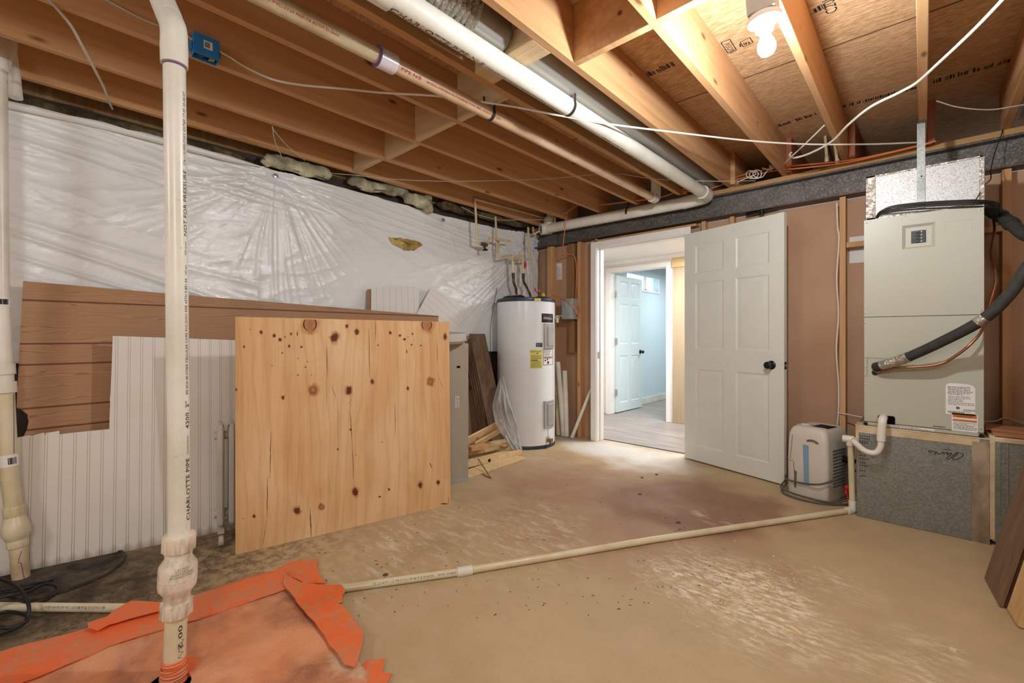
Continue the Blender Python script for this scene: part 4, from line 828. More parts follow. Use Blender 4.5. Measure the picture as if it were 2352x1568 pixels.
# --- scrap panels behind
p0, n0 = V((-3.352, 2.2, 1.4)), V((1, 0, .05)).normalized()
b = MB(); px_prism(b, [(853, 661), (955, 657), (962, 660), (962, 960), (850, 980)], p0, n0, .006, (0, 1, 0), p0); tag(b.build('panel_offcut', 'beaded_scrap', None), 'white grooved offcut behind the brown panel, left of the tilted one', 'panel')
p0 = V((-3.338, 2.2, 1.4))
b = MB(); P = [(990, 660), (1048, 690), (1056, 700), (1044, 790), (1010, 900), (905, 820)]
ud = (onP(1048, 690, p0, n0) - onP(990, 660, p0, n0)).normalized(); px_prism(b, P, p0, n0, .006, V((0, .55, .83)), p0); tag(b.build('panel_offcut', 'beaded_scrap', None), 'white grooved offcut tilted diagonally above the brown panel end', 'panel')
p0 = V((-3.366, 2.2, 1.4)); b = MB(); px_prism(b, [(845, 664), (868, 665), (868, 960), (840, 960)], p0, n0, .006, (0, 1, 0), p0); tag(b.build('panel_offcut', 'woodgrain_panel', None), 'narrow dark brown strip at the left edge of white offcut', 'panel')
# --- oil radiator
r0 = onZ(497, 1245) + V((-.045, .0, 0)); u = PLYU.copy(); q = V((u.y, -u.x, 0))
t = thing('oil_radiator', r0, 'white oil-filled radiator on casters behind the left edge of plywood', 'radiator')
for k in range(7):
    c = r0 + u * (.03 + k * .052); b = MB()
    prof = []
    for (sx, z) in ((-.072, .10), (-.060, .085), (.060, .085), (.072, .10), (.072, .60), (.058, .635), (.02, .648), (-.058, .640), (-.072, .60)): prof.append(c + q * sx + V((0, 0, z)))
    b.prism([p - u * .010 for p in prof], u * .020)
    for sx in (-.052, .052): b.tube([c + q * sx + V((0,0,.1)), c + q * sx + V((0,0,.62))], .017, 10)
    b.build('fin', 'radiator_white', t, .004)
b = MB(); b.tube([r0 + V((0,0,.14)), r0 + u * .36 + V((0,0,.14))], .024, 14); b.build('manifold', 'radiator_white', t); b = MB(); b.tube([r0 + V((0,0,.57)), r0 + u * .36 + V((0,0,.57))], .024, 14); b.build('manifold', 'radiator_white', t)
for k in (.03, .33):
    b = MB(); b.bar(r0 + u * k + q * .11 + V((0,0,.07)), r0 + u * k - q * .11 + V((0,0,.07)), .03, .012); b.build('foot', 'radiator_white', t)
    for s_ in (-1, 1):
        b = MB(); c = r0 + u * k + q * .105 * s_ + V((0,0,.027)); b.lathe([(.02, -.012), (.027, -.008), (.027, .008), (.02, .012)], c, u, 16); b.bar(c, c + V((0,0,.04)), .012, .012); b.build('caster', 'radiator_white', t)
# --- tall beige metal panel
g1 = onZ(1076, 1105); gd = V((.31, .95, 0)).normalized(); gq = V((gd.y, -gd.x, 0)); g0 = g1 - gd * .52
t = thing('cabinet_panel', (g0 + g1) / 2, 'tall beige sheet metal cabinet panel standing behind the plywood', 'panel')
b = MB(); b.prism([g0, g1, g1 - gq * .05, g0 - gq * .05], (0, 0, 1.062)); b.build('body', 'cabinet_grey', t, .004)
b = MB(); b.prism([g0 + gq * .001 + V((0,0,.0)), g1 + gq * .001, g1 - gq * .0, g0 - gq * .0], (0, 0, .04)); b.build('base_lip', 'box_grey', t)
o_ = onP(1046, 936, g0, gq); b = MB(); wl = .030; quad_on(b, o_, gd, (0,0,1), 0, wl, 0, .085, .0015); st = b.build('sticker', 'paper', t)
b = MB(); fineprint(b, o_ + gd * .004, gd, (0,0,1), wl * .8, .08, 9, 3, .003); b.build('print', 'ink_faded', st)
o_ = onP(1049, 845, g0, gq); b = MB(); quad_on(b, o_, gd, (0,0,1), 0, .028, 0, .016, .0012); b.build('knockout', 'dark_hole', t)
k_ = g1 + V((0,0,1.09)) - gq * .03; b = MB(); b.lathe([(.006, -.02), (.006, .01), (.014, .014), (.016, .022), (.008, .028)], k_, (.3, .1, 1), 14); b.build('corner_knob', 'hinge_metal', t)
lc = EYEP + ray(985, 771) * 3.40; lc.z = 1.068
b = MB(); b.lathe([(.05, .0), (.262, .0), (.285, .02), (.285, .06), (.278, .075), (.03, .080)], lc, (.04, -.03, 1), 48); t = b.build('round_tray', 'foam_pad', None); tag(t, 'shallow round grey tray lying on top of the beige panel', 'tray')
# --- hardboard scrap and small board at the wall foot
b = MB(); b.box(-3.372, -3.362, 2.35, 3.30, 0, .70); tag(b.build('hardboard_sheet', 'hardboard', None), 'pinkish brown hardboard sheet standing at the wall foot behind planks', 'panel')
p0 = V((-3.34, 2.8, .7)); b = MB(); px_prism(b, [(1078, 894), (1086, 866), (1097, 851), (1104, 893)], p0, V((1, 0, .1)), .012); tag(b.build('wood_offcut', 'laminate_brown', None), 'small brown wood offcut behind the leaning dark planks', 'offcut')
# --- leaning dark planks
bot, topp = V((-2.99, 3.10, 0)), V((-3.335, 3.10, 1.14))
ad = (topp - bot).normalized(); yn = V((.12, 1, 0)).normalized(); nn_ = yn.cross(ad).normalized(); nn_ = nn_ if nn_.x > 0 else -nn_
PLK = ['front plank, widest face of the leaning dark plank stack', 'second plank from the front in the leaning dark stack', 'third plank from the front in the leaning dark stack', 'fourth plank from the front in the leaning dark stack', 'rearmost plank against the wall in the leaning dark stack']
for k, w_ in enumerate(PLK):
    o_ = bot - nn_ * (.020 * k) + ad * (.0 if k != 1 else -.0) - yn * (.012 * k); L_ = 1.19 - [0, .04, .015, .05, .0][k]; b = MB()
    b.obox(o_ + ad * (L_ / 2) , ad * (L_ / 2), yn * (.096 if k == 0 else .09), nn_ * .006)
    tag(b.build('flooring_plank', 'laminate_brown', None, .001), w_, 'plank', 'dark planks leaning by the water heater')
# --- clear plastic wrap
Lb = [(1150, 862), (1139, 900), (1131, 935), (1140, 975), (1158, 1005), (1176, 1032)]; Rb = [(1158, 862), (1168, 912), (1180, 948), (1189, 980), (1195, 1008), (1200, 1033)]
def dq(x, y, d): return EYEP + ray(x, y) * d
LL = smooth_path([dq(x, y, 4.14 - .0 * i) for i, (x, y) in enumerate(Lb)], 9); RR = smooth_path([dq(x, y, 4.24) for i, (x, y) in enumerate(Rb)], 9)
n_, m_ = len(LL), 26; vs = []
for i in range(n_):
    for j in range(m_ + 1):
        f = j / m_; p = LL[i].lerp(RR[i], f); w_ = .045 * noise.noise(V((f * 7 + .6 * noise.noise(V((f * 4, i * .1, 8))), i * .06, 2))) + .022 * noise.noise(V((f * 19, i * .22, 5))); vs.append(p + V((.7, -.7, 0)) * (w_ + .02 * math.sin(f * math.pi)))
vs = [V((p.x, p.y, max(p.z, .006))) for p in vs]
b = MB(); b.add(vs, [(i*(m_+1)+j, (i+1)*(m_+1)+j, (i+1)*(m_+1)+j+1, i*(m_+1)+j+1) for i in range(n_-1) for j in range(m_)])
o = b.build('plastic_wrap', 'clear_plastic', None, 0, 180); tag(o, 'crumpled clear plastic wrap hanging from the planks beside the water heater', 'plastic wrap')
sd = o.modifiers.new('solid', 'SOLIDIFY'); sd.thickness = .0015
# --- lumber pile
def lum(x0, y0, x1, y1, z, w_, h, label, mat='lumber_wood', ext=.0, z1=None, tilt=None):
    """front lower edge seen from (x0,y0) to (x1,y1) at height z; board reaches back by w_"""
    a, c = onZ(x0, y0, z), onZ(x1, y1, z if z1 is None else z1); d = (c - a).normalized(); a = a - d * ext; s_ = V((d.y, -d.x, 0)).normalized(); s_ = -s_ if s_.x > 0 else s_
    up = V((0,0,1)) if z1 is None else s_.cross(d); up = up if up.z > 0 else -up
    b = MB(); b.obox((a + c) / 2 + s_ * (w_ / 2) + up * (h / 2), (c - a) / 2, s_ * (w_ / 2), up * (h / 2)); return tag(b.build('lumber_board', mat, None, .002), label, 'board', 'lumber pile by the water heater')
lum(1078, 1098, 1208, 1055, .001, .14, .019, 'lowest flat board along the front of the lumber pile', ext=.12)
lum(1077, 1074, 1199, 1043, .020, .10, .038, 'board with a dark notch, second from the floor at pile front', ext=.15)
b = MB(); q0_, q1_ = onZ(1077, 1074, .02), onZ(1199, 1043, .02); dd = (q1_ - q0_).normalized(); s_ = V((dd.y, -dd.x, 0)).normalized(); s_ = s_ if s_.x > 0 else -s_; c = q0_ + (q1_ - q0_) * .36 + V((0, 0, .019)) - s_ * .002; b.obox(c, dd * .013, s_ * .004, V((0,0,.012))); nb_ = [o for o in bpy.data.objects if o.get('label', '').startswith('board with a dark notch')][0]; b.build('notch', 'dark_hole', nb_)
lum(1077, 1056, 1178, 1034, .002, .20, .056, 'wide thick board on the floor in the middle of the pile', ext=.15)
lum(1077, 1047, 1158, 1030, .060, .09, .036, 'short board lying above the notched board', ext=.15)
lum(1077, 1034, 1181, 1014, .097, .28, .019, 'wide pale flat board near the top of the lumber pile', ext=.15)
lum(1083, 1037, 1123, 1030, .117, .075, .036, 'small wood block on top of the lumber pile', 'stud_wood')
lum(1158, 1026, 1180, 1019, .097, .05, .019, 'short scrap in front of the wide pale board end', 'lumber_wood')
b = MB(); A_, B_ = onY(1076, 1012, 2.62), onX(1150, 972, -2.98); b.bar(A_ + V((-.02, -.06, -.02)), B_, .019, .09, (.5, .0, 1)); tag(b.build('lumber_board', 'lumber_wood', None, .002), 'pale board tilted upward at the back of the lumber pile', 'board', 'lumber pile by the water heater')
b = MB(); A_, B_ = onY(1090, 1022, 2.72), onX(1156, 984, -2.95); b.bar(A_, B_, .019, .06, (.5, 0, 1)); tag(b.build('lumber_board', 'lumber_wood', None, .002), 'pale board tilted upward under the topmost one', 'board', 'lumber pile by the water heater')
b = MB(); c = onZ(1086, 1008, .135); b.obox(c, (.02, .05, .01), (-.03, .012, 0), (0, 0, .018)); tag(b.build('wood_offcut', 'joist_wood', None, .002), 'small brown wood block at the left of the tilted pale boards', 'offcut')
b = MB(); b.bar(onZ(1098, 1053, .075), onZ(1128, 1098, .003), .007, .007); tag(b.build('wood_stick', 'old_stud', None), 'thin dark stick propped against the front of the lumber pile', 'stick')
b = MB(); b.tube(smooth_path([onZ(1083, 1076, .006), onZ(1105, 1079, .004), onZ(1112, 1090, .003), onZ(1126, 1097, .003)], 6), .0022, 6); tag(b.build('loose_wire', 'strap_dark', None), 'thin bent wire on the floor before the lumber pile', 'wire')
# --- water heater
HD, HR, HT = 4.69, .302, 1.475
hc = EYEP + ray(1208, HYP) * HD; hc.z = 0
t = thing('water_heater', hc, 'tall white cylindrical electric water heater in the back corner', 'water heater')
b = MB(); b.lathe([(HR, .03), (HR, HT)], hc, n=64, cap=True); body = b.build('tank', 'heater_white', t)
b = MB(); b.lathe([(HR + .004, HT - .012), (HR + .006, HT), (HR + .004, HT + .018), (HR - .02, HT + .028), (.02, HT + .030)], hc, n=64); b.build('top_cap', 'cap_navy', t)
b = MB(); b.lathe([(HR - .006, 0), (HR + .003, .002), (HR + .003, .030), (HR, .034)], hc, n=64); b.build('base_ring', 'cap_navy', t)
def hz(y): return EYE - (y - HYP) / FPX * (HD - HR * .75)
def hphi(x): return math.degrees(math.asin(max(-1, min(1, (x - 1208) / 67.0))))
def hpatch(mb, x0, x1, y0, y1, off, th=None, n=8):
    a0_, a1_ = hphi(x0), hphi(x1); z0, z1 = hz(y1), hz(y0); pts = []
    for k in range(n + 1):
        e = facing(hc, a0_ + (a1_ - a0_) * k / n); pts.append((hc + e * (HR + off), hc + e * HR))
    for k in range(n):
        (p, p_), (q_, qq) = pts[k], pts[k+1]; Z0, Z1 = V((0,0,z0)), V((0,0,z1))
        if th is None: mb.add([p + Z0, q_ + Z0, q_ + Z1, p + Z1], [(0,1,2,3)])
        else:
            mb.add([p + Z0, q_ + Z0, q_ + Z1, p + Z1, p_ + Z0, qq + Z0, qq + Z1, p_ + Z1], [(0,1,2,3), (4,5,1,0), (3,2,6,7)] + ([(0,3,7,4)] if k == 0 else []) + ([(1,5,6,2)] if k == n-1 else []))
    return mb
def hlabel(x0, x1, y0, y1, mat, name): return hpatch(MB(), x0, x1, y0, y1, .0012).build(name, mat, t)
def htext(mb, body_, size, x, y, off=.0024, shear=0.0, align='LEFT', stretch=1.0):
    e0 = hphi(x); vs, fs = letters(body_, size, shear, align); z = hz(y)
    mb.add([hc + facing(hc, e0 + math.degrees(p.x * stretch / HR)) * (HR + off) + V((0, 0, z + p.y)) for p in vs], fs); return mb
for (y0, y1) in ((742, 801), (920, 983)):
    pn = hpatch(MB(), 1247, 1268.5, y0, y1, .014, 1).build('access_panel', 'panel_grey', t, .004)
    hpatch(MB(), 1254, 1267.5, y0 + 7, y1 - 6, .020, 1).build('panel_face', 'panel_grey', pn, .003)
bd = hlabel(1242.5, 1269, 720, 740.5, 'black_plastic', 'badge'); b = MB(); htext(b, 'Whirlpool', .030, 1245, 733, .0026, .25, stretch=1.1); b.build('badge_lettering', 'paper', bd)
b = MB()
for k in range(10):
    a_ = hphi(1246 + k * 2.2); z = hz(724 + 5 * math.sin(k * .35)); e0, e1 = facing(hc, a_), facing(hc, a_ + 2.2); b.add([hc + e0 * (HR + .0027) + V((0,0,z)), hc + e1 * (HR + .0027) + V((0,0,z)), hc + e1 * (HR + .0027) + V((0,0,z + .004)), hc + e0 * (HR + .0027) + V((0,0,z + .004))], [(0,1,2,3)])
b.build('badge_swoosh', 'panel_grey', bd)
lb = hlabel(1230, 1244, 787, 796.5, 'cap_navy', 'rating_label'); b = MB(); htext(b, 'ELECTRIC', .012, 1231.5, 791, .0026); htext(b, '80 GAL', .012, 1231.5, 795, .0026); b.build('rating_text', 'paper', lb)
lb = hlabel(1217, 1244, 802, 845, 'paper_yellow', 'energy_label'); b = MB(); htext(b, 'ENERGYGUIDE', .0165, 1218, 808, .0026, stretch=1.0); htext(b, '\u25bc', .02, 1231, 813, .0026)
rg = random.Random(5)
for k in range(9):
    y = 816 + k * 3.1; hpatch(b, 1219, 1219 + rg.choice((23, 20, 23, 15)), y, y + (1.6 if k == 3 else .8), .0026, None, 4)
b.build('energy_text', 'ink', lb)
lb = hlabel(1246, 1268, 801, 838, 'paper', 'warning_label'); b = MB()
for (x0, x1, y0, y1) in ((1246, 1268, 801, 801.8), (1246, 1268, 837.2, 838), (1246, 1246.6, 801, 838), (1267.4, 1268, 801, 838), (1246, 1268, 819, 820)): hpatch(b, x0, x1, y0, y1, .0026, None, 4)
for k in range(6): hpatch(b, 1248, 1248 + rg.choice((17, 15, 12)), 803.5 + k * 2.5, 804.1 + k * 2.5, .0026, None, 4)
hpatch(b, 1249, 1252, 826, 829, .0026); hpatch(b, 1255, 1259, 830, 835, .0026); hpatch(b, 1254, 1257, 824, 827, .0026); b.build('warning_text', 'ink', lb)
b = MB(); hpatch(b, 1248, 1266, 821, 823, .0026); b.build('warning_band', 'ink_red', lb)
e = facing(hc, 80); b = MB(); c = hc + e * HR + V((0,0,hz(728))); b.cyl(c, c + e * .05, .016, 14); b.cyl(c + e * .03 + V((0,0,-.05)), c + e * .03 + V((0,0,.02)), .014, 14); b.obox(c + e * .05 + V((0,0,.02)), e * .03, V((0,0,.004)), e.cross(V((0,0,1))) * .008); b.build('relief_valve', 'chrome', t, .002)
e = facing(hc, 47); b = MB(); c = hc + e * HR + V((0,0,hz(1010))); b.cyl(c, c + e * .04, .014, 14); b.lathe([(.008, 0), (.022, .003), (.022, .010), (.008, .013)], c + e * .04, e, 12); b.cyl(c + e * .025, c + e * .03 + V((0,0,-.035)), .011, 12); b.build('drain_valve', 'brass_dull', t)
b = MB(); hpatch(b, 1256.6, 1257.6, 985, 1004, .0022); hpatch(b, 1252, 1262, 1003, 1017, .0014); b.build('rust_stain', 'pvc_dirty', t)
top = hc + V((0,0,HT + .03))
b = MB()
for (dx, dy, l_) in ((-.18, -.1, .10), (-.10, -.17, .12), (-.01, -.19, .10), (.06, -.14, .08)):
    b.ball(top + V((dx, dy, .012)), l_ * .5, .03, .018, 10, .6, 30)
b.build('top_insulation_scraps', 'black_rubber', t)
b = MB(); b.lathe([(.075, -.004), (.078, .004), (.07, .012), (.02, .014)], top + facing(hc, 55) * .20, n=24); b.build('junction_cover', 'cap_navy', t)
for (x, y, m_, k) in ((1230, 668, 'wire_red', 0), (1238, 671, 'wire_red', 1)):
    p = EYEP + ray(x, y) * (HD - .1); b = MB(); b.lathe([(.009, 0), (.010, .02), (.006, .034)], p, (-.2 + .3 * k, .1, 1), 10); w_ = b.build('wire_nut', m_, t)
    b = MB(); b.tube(smooth_path([p, p + V((.02, .03, -.04)), top + facing(hc, 50) * .17], 5), .003, 6); b.build('lead_wire', 'cable_dark', w_)
p = EYEP + ray(1247, 678) * (HD - .08); b = MB(); b.ball(p, .022, .018, .03, 8, .5, 40); b.build('yellow_tag', 'yellow_plastic', t)
hpatch(MB(), 1226, 1240, 686, 692, .008).build('cap_sticker', 'paper_yellow', t)
# --- plumbing over the heater
rc = .0112
def w(x, y, X=-3.22): return onX(x, y, X)
def cp(name, pts, mat, par, r=rc, fr=.012): b = MB(); b.tube(fillet(pts, fr, 4), r, 12); return b.build(name, mat, par)
t = thing('supply_pipe', w(1096, 556, -3.30), 'thin cream water line looping to a gate valve on the plastic-covered wall', 'pipe')
cp('upper_run', [w(1252, 501, -3.23), w(1091, 457, -3.23), w(1096, 557, -3.23), w(1108, 560, -3.23)], 'cpvc', t); cp('side_run', [w(1112, 560, -3.23), w(1121, 560, -3.23), w(1123, 547, -3.23), w(1171, 554, -3.23)], 'cpvc', t)
b = MB(); c = w(1111, 561, -3.23); b.cyl(c + V((0, -.045, 0)), c + V((0, .045, 0)), .017, 12); b.cyl(c, c + V((.02, 0, -.05)), .012, 12); v_ = b.build('gate_valve', 'flex_brown', t)
b = MB(); c2 = c + V((.022, 0, -.058)); b.tube([c2 + V((.024 * math.cos(a), .024 * math.sin(a), 0)) for a in [k * math.pi / 8 for k in range(16)]], .006, 8, close=True); b.bar(c2 + V((-.022, 0, 0)), c2 + V((.022, 0, 0)), .006, .005); b.bar(c2 + V((0, -.022, 0)), c2 + V((0, .022, 0)), .006, .005); b.build('hand_wheel', 'black_plastic', v_)
t = thing('supply_pipe', w(1148, 591), 'cream water line dropping to the left connector of the water heater', 'pipe')
cp('drop', [w(1138, 498, -3.31), w(1141, 560, -3.27), w(1144, 580, -3.24), w(1149, 591), w(1176, 585), w(1178, 625)], 'cpvc', t); cp('parallel_drop', [w(1145, 553, -3.3), w(1146, 586, -3.27)], 'cpvc', t, .0095)
b = MB(); b.cyl(w(1178, 600), w(1179, 632), .0145, 12); b.build('socket', 'pvc_cream', t)
hA, hB = top + V((.02, -.10, -.0)) , top + V((.02, .10, 0))
def flex(mb, pts, r):
    P = smooth_path(pts, 10); rr = [r * (1.12 if i % 2 else .9) for i in range(len(P))]; mb.tube(P, rr, 12); return mb
b = MB(); e0 = w(1179, 631); ht = EYEP + ray(1191, 684) * (HD); ht.z = top.z; flex(b, [e0, w(1180, 648), w(1185, 662), V((ht.x - .03, ht.y, ht.z + .06)), ht], .0135); b.build('flexible_connector', 'flex_brown', t)
b = MB(); b.cyl(e0 + V((0,0,.02)), e0 + V((0,0,-.03)), .0175, 10); b.build('connector_nut', 'strap_dark', t)
t = thing('supply_pipe', w(1216, 594), 'cream water line with red ball valve dropping to the right heater connector', 'pipe')
cp('drop', [w(1213, 522, -3.26), w(1216, 595), w(1173, 595)], 'cpvc', t); cp('link', [w(1178, 592, -3.24), w(1200, 586), w(1202, 626)], 'cpvc', t)
b = MB(); b.cyl(w(1201, 606), w(1202, 632), .0155, 12); b.build('valve_body', 'pvc_cream', t)
b = MB(); c = w(1206, 609, -3.19); b.obox(c, (0, .010, 0), (.006, 0, 0), (0, 0, .036)); b.obox(c + V((0, .012, .0)), (0, .008, 0), (.006, 0, 0), (0, 0, .018)); b.build('valve_handle', 'red_plastic', t, .003)
b = MB(); e0 = w(1202, 632); ht = EYEP + ray(1222, 682) * (HD); ht.z = top.z; flex(b, [e0, w(1203, 646), w(1210, 660), V((ht.x - .02, ht.y - .01, ht.z + .05)), ht], .0135); b.build('flexible_connector', 'flex_brown', t)
b = MB(); b.cyl(e0 + V((0,0,.02)), e0 + V((0,0,-.03)), .0175, 10); b.build('connector_nut', 'strap_dark', t)
t = thing('supply_pipe', w(1230, 530, -3.2), 'short cream pipe stub at the beam end beside the white tee', 'pipe')
cp('stub', [onX(1224, 522, -3.3), onX(1226, 538, -3.26), onX(1240, 530, -3.2)], 'cpvc', t)
b = MB(); b.tube([onY(1275, 500, 4.02), onY(1275, 514, 4.02)], .012, 12); tag(b.build('supply_pipe', 'cpvc', None), 'short vertical cream pipe stub above the beam-side white pipe', 'pipe')
b = MB(); b.tube(smooth_path([w(1142, 660, -3.385), w(1128, 740, -3.375), w(1127, 800, -3.37), w(1128, 860, -3.37)], 6), .0025, 6); tag(b.build('loose_wire', 'cable_dark', None), 'thin dark wire hanging on the plastic sheet left of the heater', 'wire')
# --- disconnect box, paper, leaning pipes
c = onY(1291, 733, 4.0); c1 = onY(1324, 685, 4.0)
t = thing('disconnect_box', (c.x, 4.05, c.z), 'grey electrical disconnect box on the stud right of the heater', 'electrical box')
b = MB(); b.box(c.x, c.x + .135, 4.0, 4.115, c.z, c.z + .225); b.build('enclosure', 'box_grey', t, .006)
b = MB(); b.box(c.x - .002, c.x + .118, 3.992, 4.0, c.z + .004, c.z + .205); dr_ = b.build('cover', 'box_grey', t, .004)
b = MB(); b.box(c.x + .045, c.x + .07, 3.985, 3.993, c.z + .12, c.z + .19); b.build('hasp', 'box_grey', dr_, .003)
b = MB(); b.cyl(V((c.x + .135, 4.05, c.z + .04)), V((c.x + .16, 4.05, c.z + .04)), .016, 12); b.build('cable_clamp', 'hinge_metal', t)
b = MB(); b.tube(smooth_path([EYEP + ray(1255, 681) * (HD - .15), onY(1275, 680, 4.0), onY(1300, 690, 3.97), onY(1318, 705, 3.98), onY(1326, 722, 4.03)], 8), .0055, 8); tag(b.build('heater_cable', 'cable_orange', None), 'pale orange cable arching from the water heater top to the grey box', 'cable')
t = thing('paper_notice', onY(1281, 622, YB), 'white printed paper sheet taped on the brown wall above the heater', 'paper')
o_ = onY(1273, 643, YB - .002); b = MB(); b.box(o_.x, o_.x + .112, YB - .003, YB - .0015, o_.z, o_.z + .19); b.build('sheet', 'paper', t)
b = MB(); fineprint(b, (o_.x + .006, YB - .003, o_.z + .006), (1,0,0), (0,0,1), 0.098, .15, 14, 8, .0008, .35); b.build('print', 'ink_faded', t)
for (x0, y0, x1, y1, r, Yt, m_, lb) in ((1287, 998, 1277, 835, .030, 4.09, 'pvc_dirty', 'stained plastic pipe length leaning nearest the water heater'), (1301, 999.5, 1281, 832, .0295, 4.04, 'pvc_pale', 'speckled white pipe length leaning second from the water heater'), (1316, 998.5, 1297, 852, .0295, 4.10, 'pvc_white', 'shorter white pipe length leaning third from the water heater'), (1331, 1000.5, 1365, 876, .021, 4.188, 'pvc_white', 'slim white pipe leaning left-to-right against the wall by the door casing')):
    a_ = onZ(x0, y0); a_.y = min(a_.y, 4.06 if r > .025 else 4.05); c_ = onY(x1, y1, Yt - r - .004); b = MB(); d = (c_ - a_).normalized()
    b.lathe([(r, 0), (r, (c_ - a_).length), (r - .004, (c_ - a_).length), (r - .004, .0)] if r > .025 else [(r, 0), (r * .8, (c_ - a_).length * .7), (.004, (c_ - a_).length)], a_ + V((0,0,.006)), d, 20, cap=(r < .025)); tag(b.build('pipe_length', m_, None), lb, 'pipe', 'pipe lengths leaning in the corner')
# ================================================================== DOORS, DEHUMIDIFIER, FURNACE
def panel_face(mb, o, u, v_, n, w_, h, cols, rows, d=.007):
    """six-panel door face: stiles and rails flush, panels moulded in"""
    o, u, v_, n = V(o), V(u), V(v_), V(n); xs = sorted({0, w_, *[c for r in cols for c in r]}); ys = sorted({0, h, *[c for r in rows for c in r]})
    P = lambda a, b_, e: o + u * a + v_ * b_ + n * e
    for i in range(len(xs) - 1):
        for j in range(len(ys) - 1):
            x0, x1, y0, y1 = xs[i], xs[i+1], ys[j], ys[j+1]
            if (x0, x1) in cols and (y0, y1) in rows:
                L = [(0, 0), (.012, -d), (.020, -d), (.046, -.0015)]; R_ = []
                for (s_, e) in L: R_.append([P(x0+s_, y0+s_, e), P(x1-s_, y0+s_, e), P(x1-s_, y1-s_, e), P(x0+s_, y1-s_, e)])
                for a, c in zip(R_, R_[1:]): mb.add(a + c, [(k, (k+1) % 4, 4 + (k+1) % 4, 4 + k) for k in range(4)])
                mb.add(R_[-1], [(0,1,2,3)])
            else: mb.add([P(x0,y0,0), P(x1,y0,0), P(x1,y1,0), P(x0,y1,0)], [(0,1,2,3)])
def leaf(par, o, u, w_, h, th, mat, name, k=1.0):
    n = V((u.y, -u.x, 0)); z = V((0,0,1)); b = MB(); C_ = [(.115*k, .40*k), (.515*k, .80*k)]; R_ = [(.13, .815), (.99, 1.58), (1.66, 1.91)]
    C_ = [(round(a, 4), round(c, 4)) for a, c in C_]
    panel_face(b, o, u, z, n, w_, h, C_, R_); panel_face(b, o + u * w_ - n * th, -u, z, -n, w_, h, [(round(w_-c, 4), round(w_-a, 4)) for a, c in C_][::-1], R_)
    q = [o, o + u*w_, o + u*w_ - n*th, o - n*th]; Z = z * h
    b.add(q + [p + Z for p in q], [(1,2,6,5), (3,0,4,7), (0,3,2,1), (4,5,6,7)])
    return b.build(name, mat, par, 0, 20)
hg = onY(1573, HYP, 4.066); hg.z = 0; fe = onZ(1801, 1117); du = (fe - hg).normalized(); hg.z = .012
door = bpy.data.objects.new('door_1', None); door.location = (hg.x, hg.y, 0); COL.objects.link(door); tag(door, 'white six-panel door standing open with a black knob', 'door', None, 'structure')
LW = (fe - hg).length; leaf(door, hg, du, LW, 2.03, .035, 'door_white', 'leaf', LW / .915)
dn_ = V((du.y, -du.x, 0)); kc = onP(1772, 838, hg, dn_)
b = MB(); b.lathe([(.033, 0), (.033, .006), (.028, .010), (.014, .012), (.012, .030), (.024, .036), (.028, .050), (.026, .062), (.012, .068), (.0, .069)], kc, dn_, 26); b.build('knob', 'black_plastic', door)
kb = kc - dn_ * .035; b = MB(); b.lathe([(.033, 0), (.033, .006), (.014, .012), (.012, .030), (.024, .036), (.028, .050), (.012, .068)], kb, -dn_, 22); b.build('knob', 'black_plastic', door)
b = MB(); c = hg + du * (LW + .0001) - dn_ * .0175; c.z = kc.z; b.obox(c, dn_ * .0125, V((0,0,.028)), du * .0012); b.build('latch_plate', 'black_plastic', door)
b = MB(); b.obox(c + du * .006, dn_ * .006, V((0,0,.008)), du * .006); b.build('latch', 'hinge_metal', door)
h2 = onZ(1418, 950); h2.x = D2A + .028; h2.y = HY2 + .115; u2 = V((0.02, 1, 0)).normalized()
d2 = bpy.data.objects.new('door_2', None); d2.location = (h2.x, h2.y, 0); COL.objects.link(d2); tag(d2, 'pale blue-white six-panel door open into the far room', 'door', None, 'structure')
h2.z = .012; leaf(d2, h2, u2, .76, 1.985, .035, 'far_door', 'leaf', .831)
n2 = V((u2.y, -u2.x, 0)); b = MB(); kc2 = h2 + u2 * .70 + V((0,0,.86)); b.lathe([(.032, 0), (.032, .006), (.013, .012), (.012, .030), (.024, .036), (.028, .050), (.012, .066)], kc2, n2, 20); b.lathe([(.032, 0), (.032, .006), (.013, .012), (.012, .030), (.024, .036), (.028, .050), (.012, .066)], kc2 - n2 * .035, -n2, 20); b.build('knob', 'black_plastic', d2)
for z in (.30, 1.04, 1.72):
    b = MB(); b.box(h2.x - .028, h2.x + .012, h2.y - .012, h2.y - .002, z - .045, z + .045); b.cyl((h2.x + .008, h2.y - .016, z - .045), (h2.x + .008, h2.y - .016, z + .045), .007, 10); b.build('hinge', 'hinge_metal', d2)
# --- dehumidifier
q0, q1 = onZ(1806, 1131), onZ(1896, 1157); du_ = (q1 - q0).normalized(); dv_ = V((-du_.y, du_.x, 0)); W_, D_ = .262, .33; HZ = .487
t = thing('dehumidifier', q0 + du_ * W_/2 + dv_ * D_/2, 'beige portable dehumidifier with blue tape strip beside the furnace', 'dehumidifier')
ctr = q0 + du_ * W_/2 + dv_ * D_/2
def rr(w_, d_, r, n=5):
    out = []
    for (sx, sy, a0_) in ((1,1,0), (-1,1,90), (-1,-1,180), (1,-1,270)):
        for k in range(n + 1):
            a = math.radians(a0_ + 90 * k / n); out.append((sx * (w_/2 - r) + r * math.cos(a), sy * (d_/2 - r) + r * math.sin(a)))
    return out
b = MB(); lv = [(.004, .95, .97), (.02, .99, 1.0), (.25, 1.0, 1.0), (.38, .975, .985), (.425, .945, .965), (.452, .89, .93), (.472, .82, .88), (.484, .72, .80), (.487, .6, .7)]
N_ = 24
for z, sw, sd_ in lv: b.v += [ctr + du_ * x * 1 + dv_ * y + V((0,0,z)) for x, y in rr(W_ * sw, D_ * sd_, .032)]
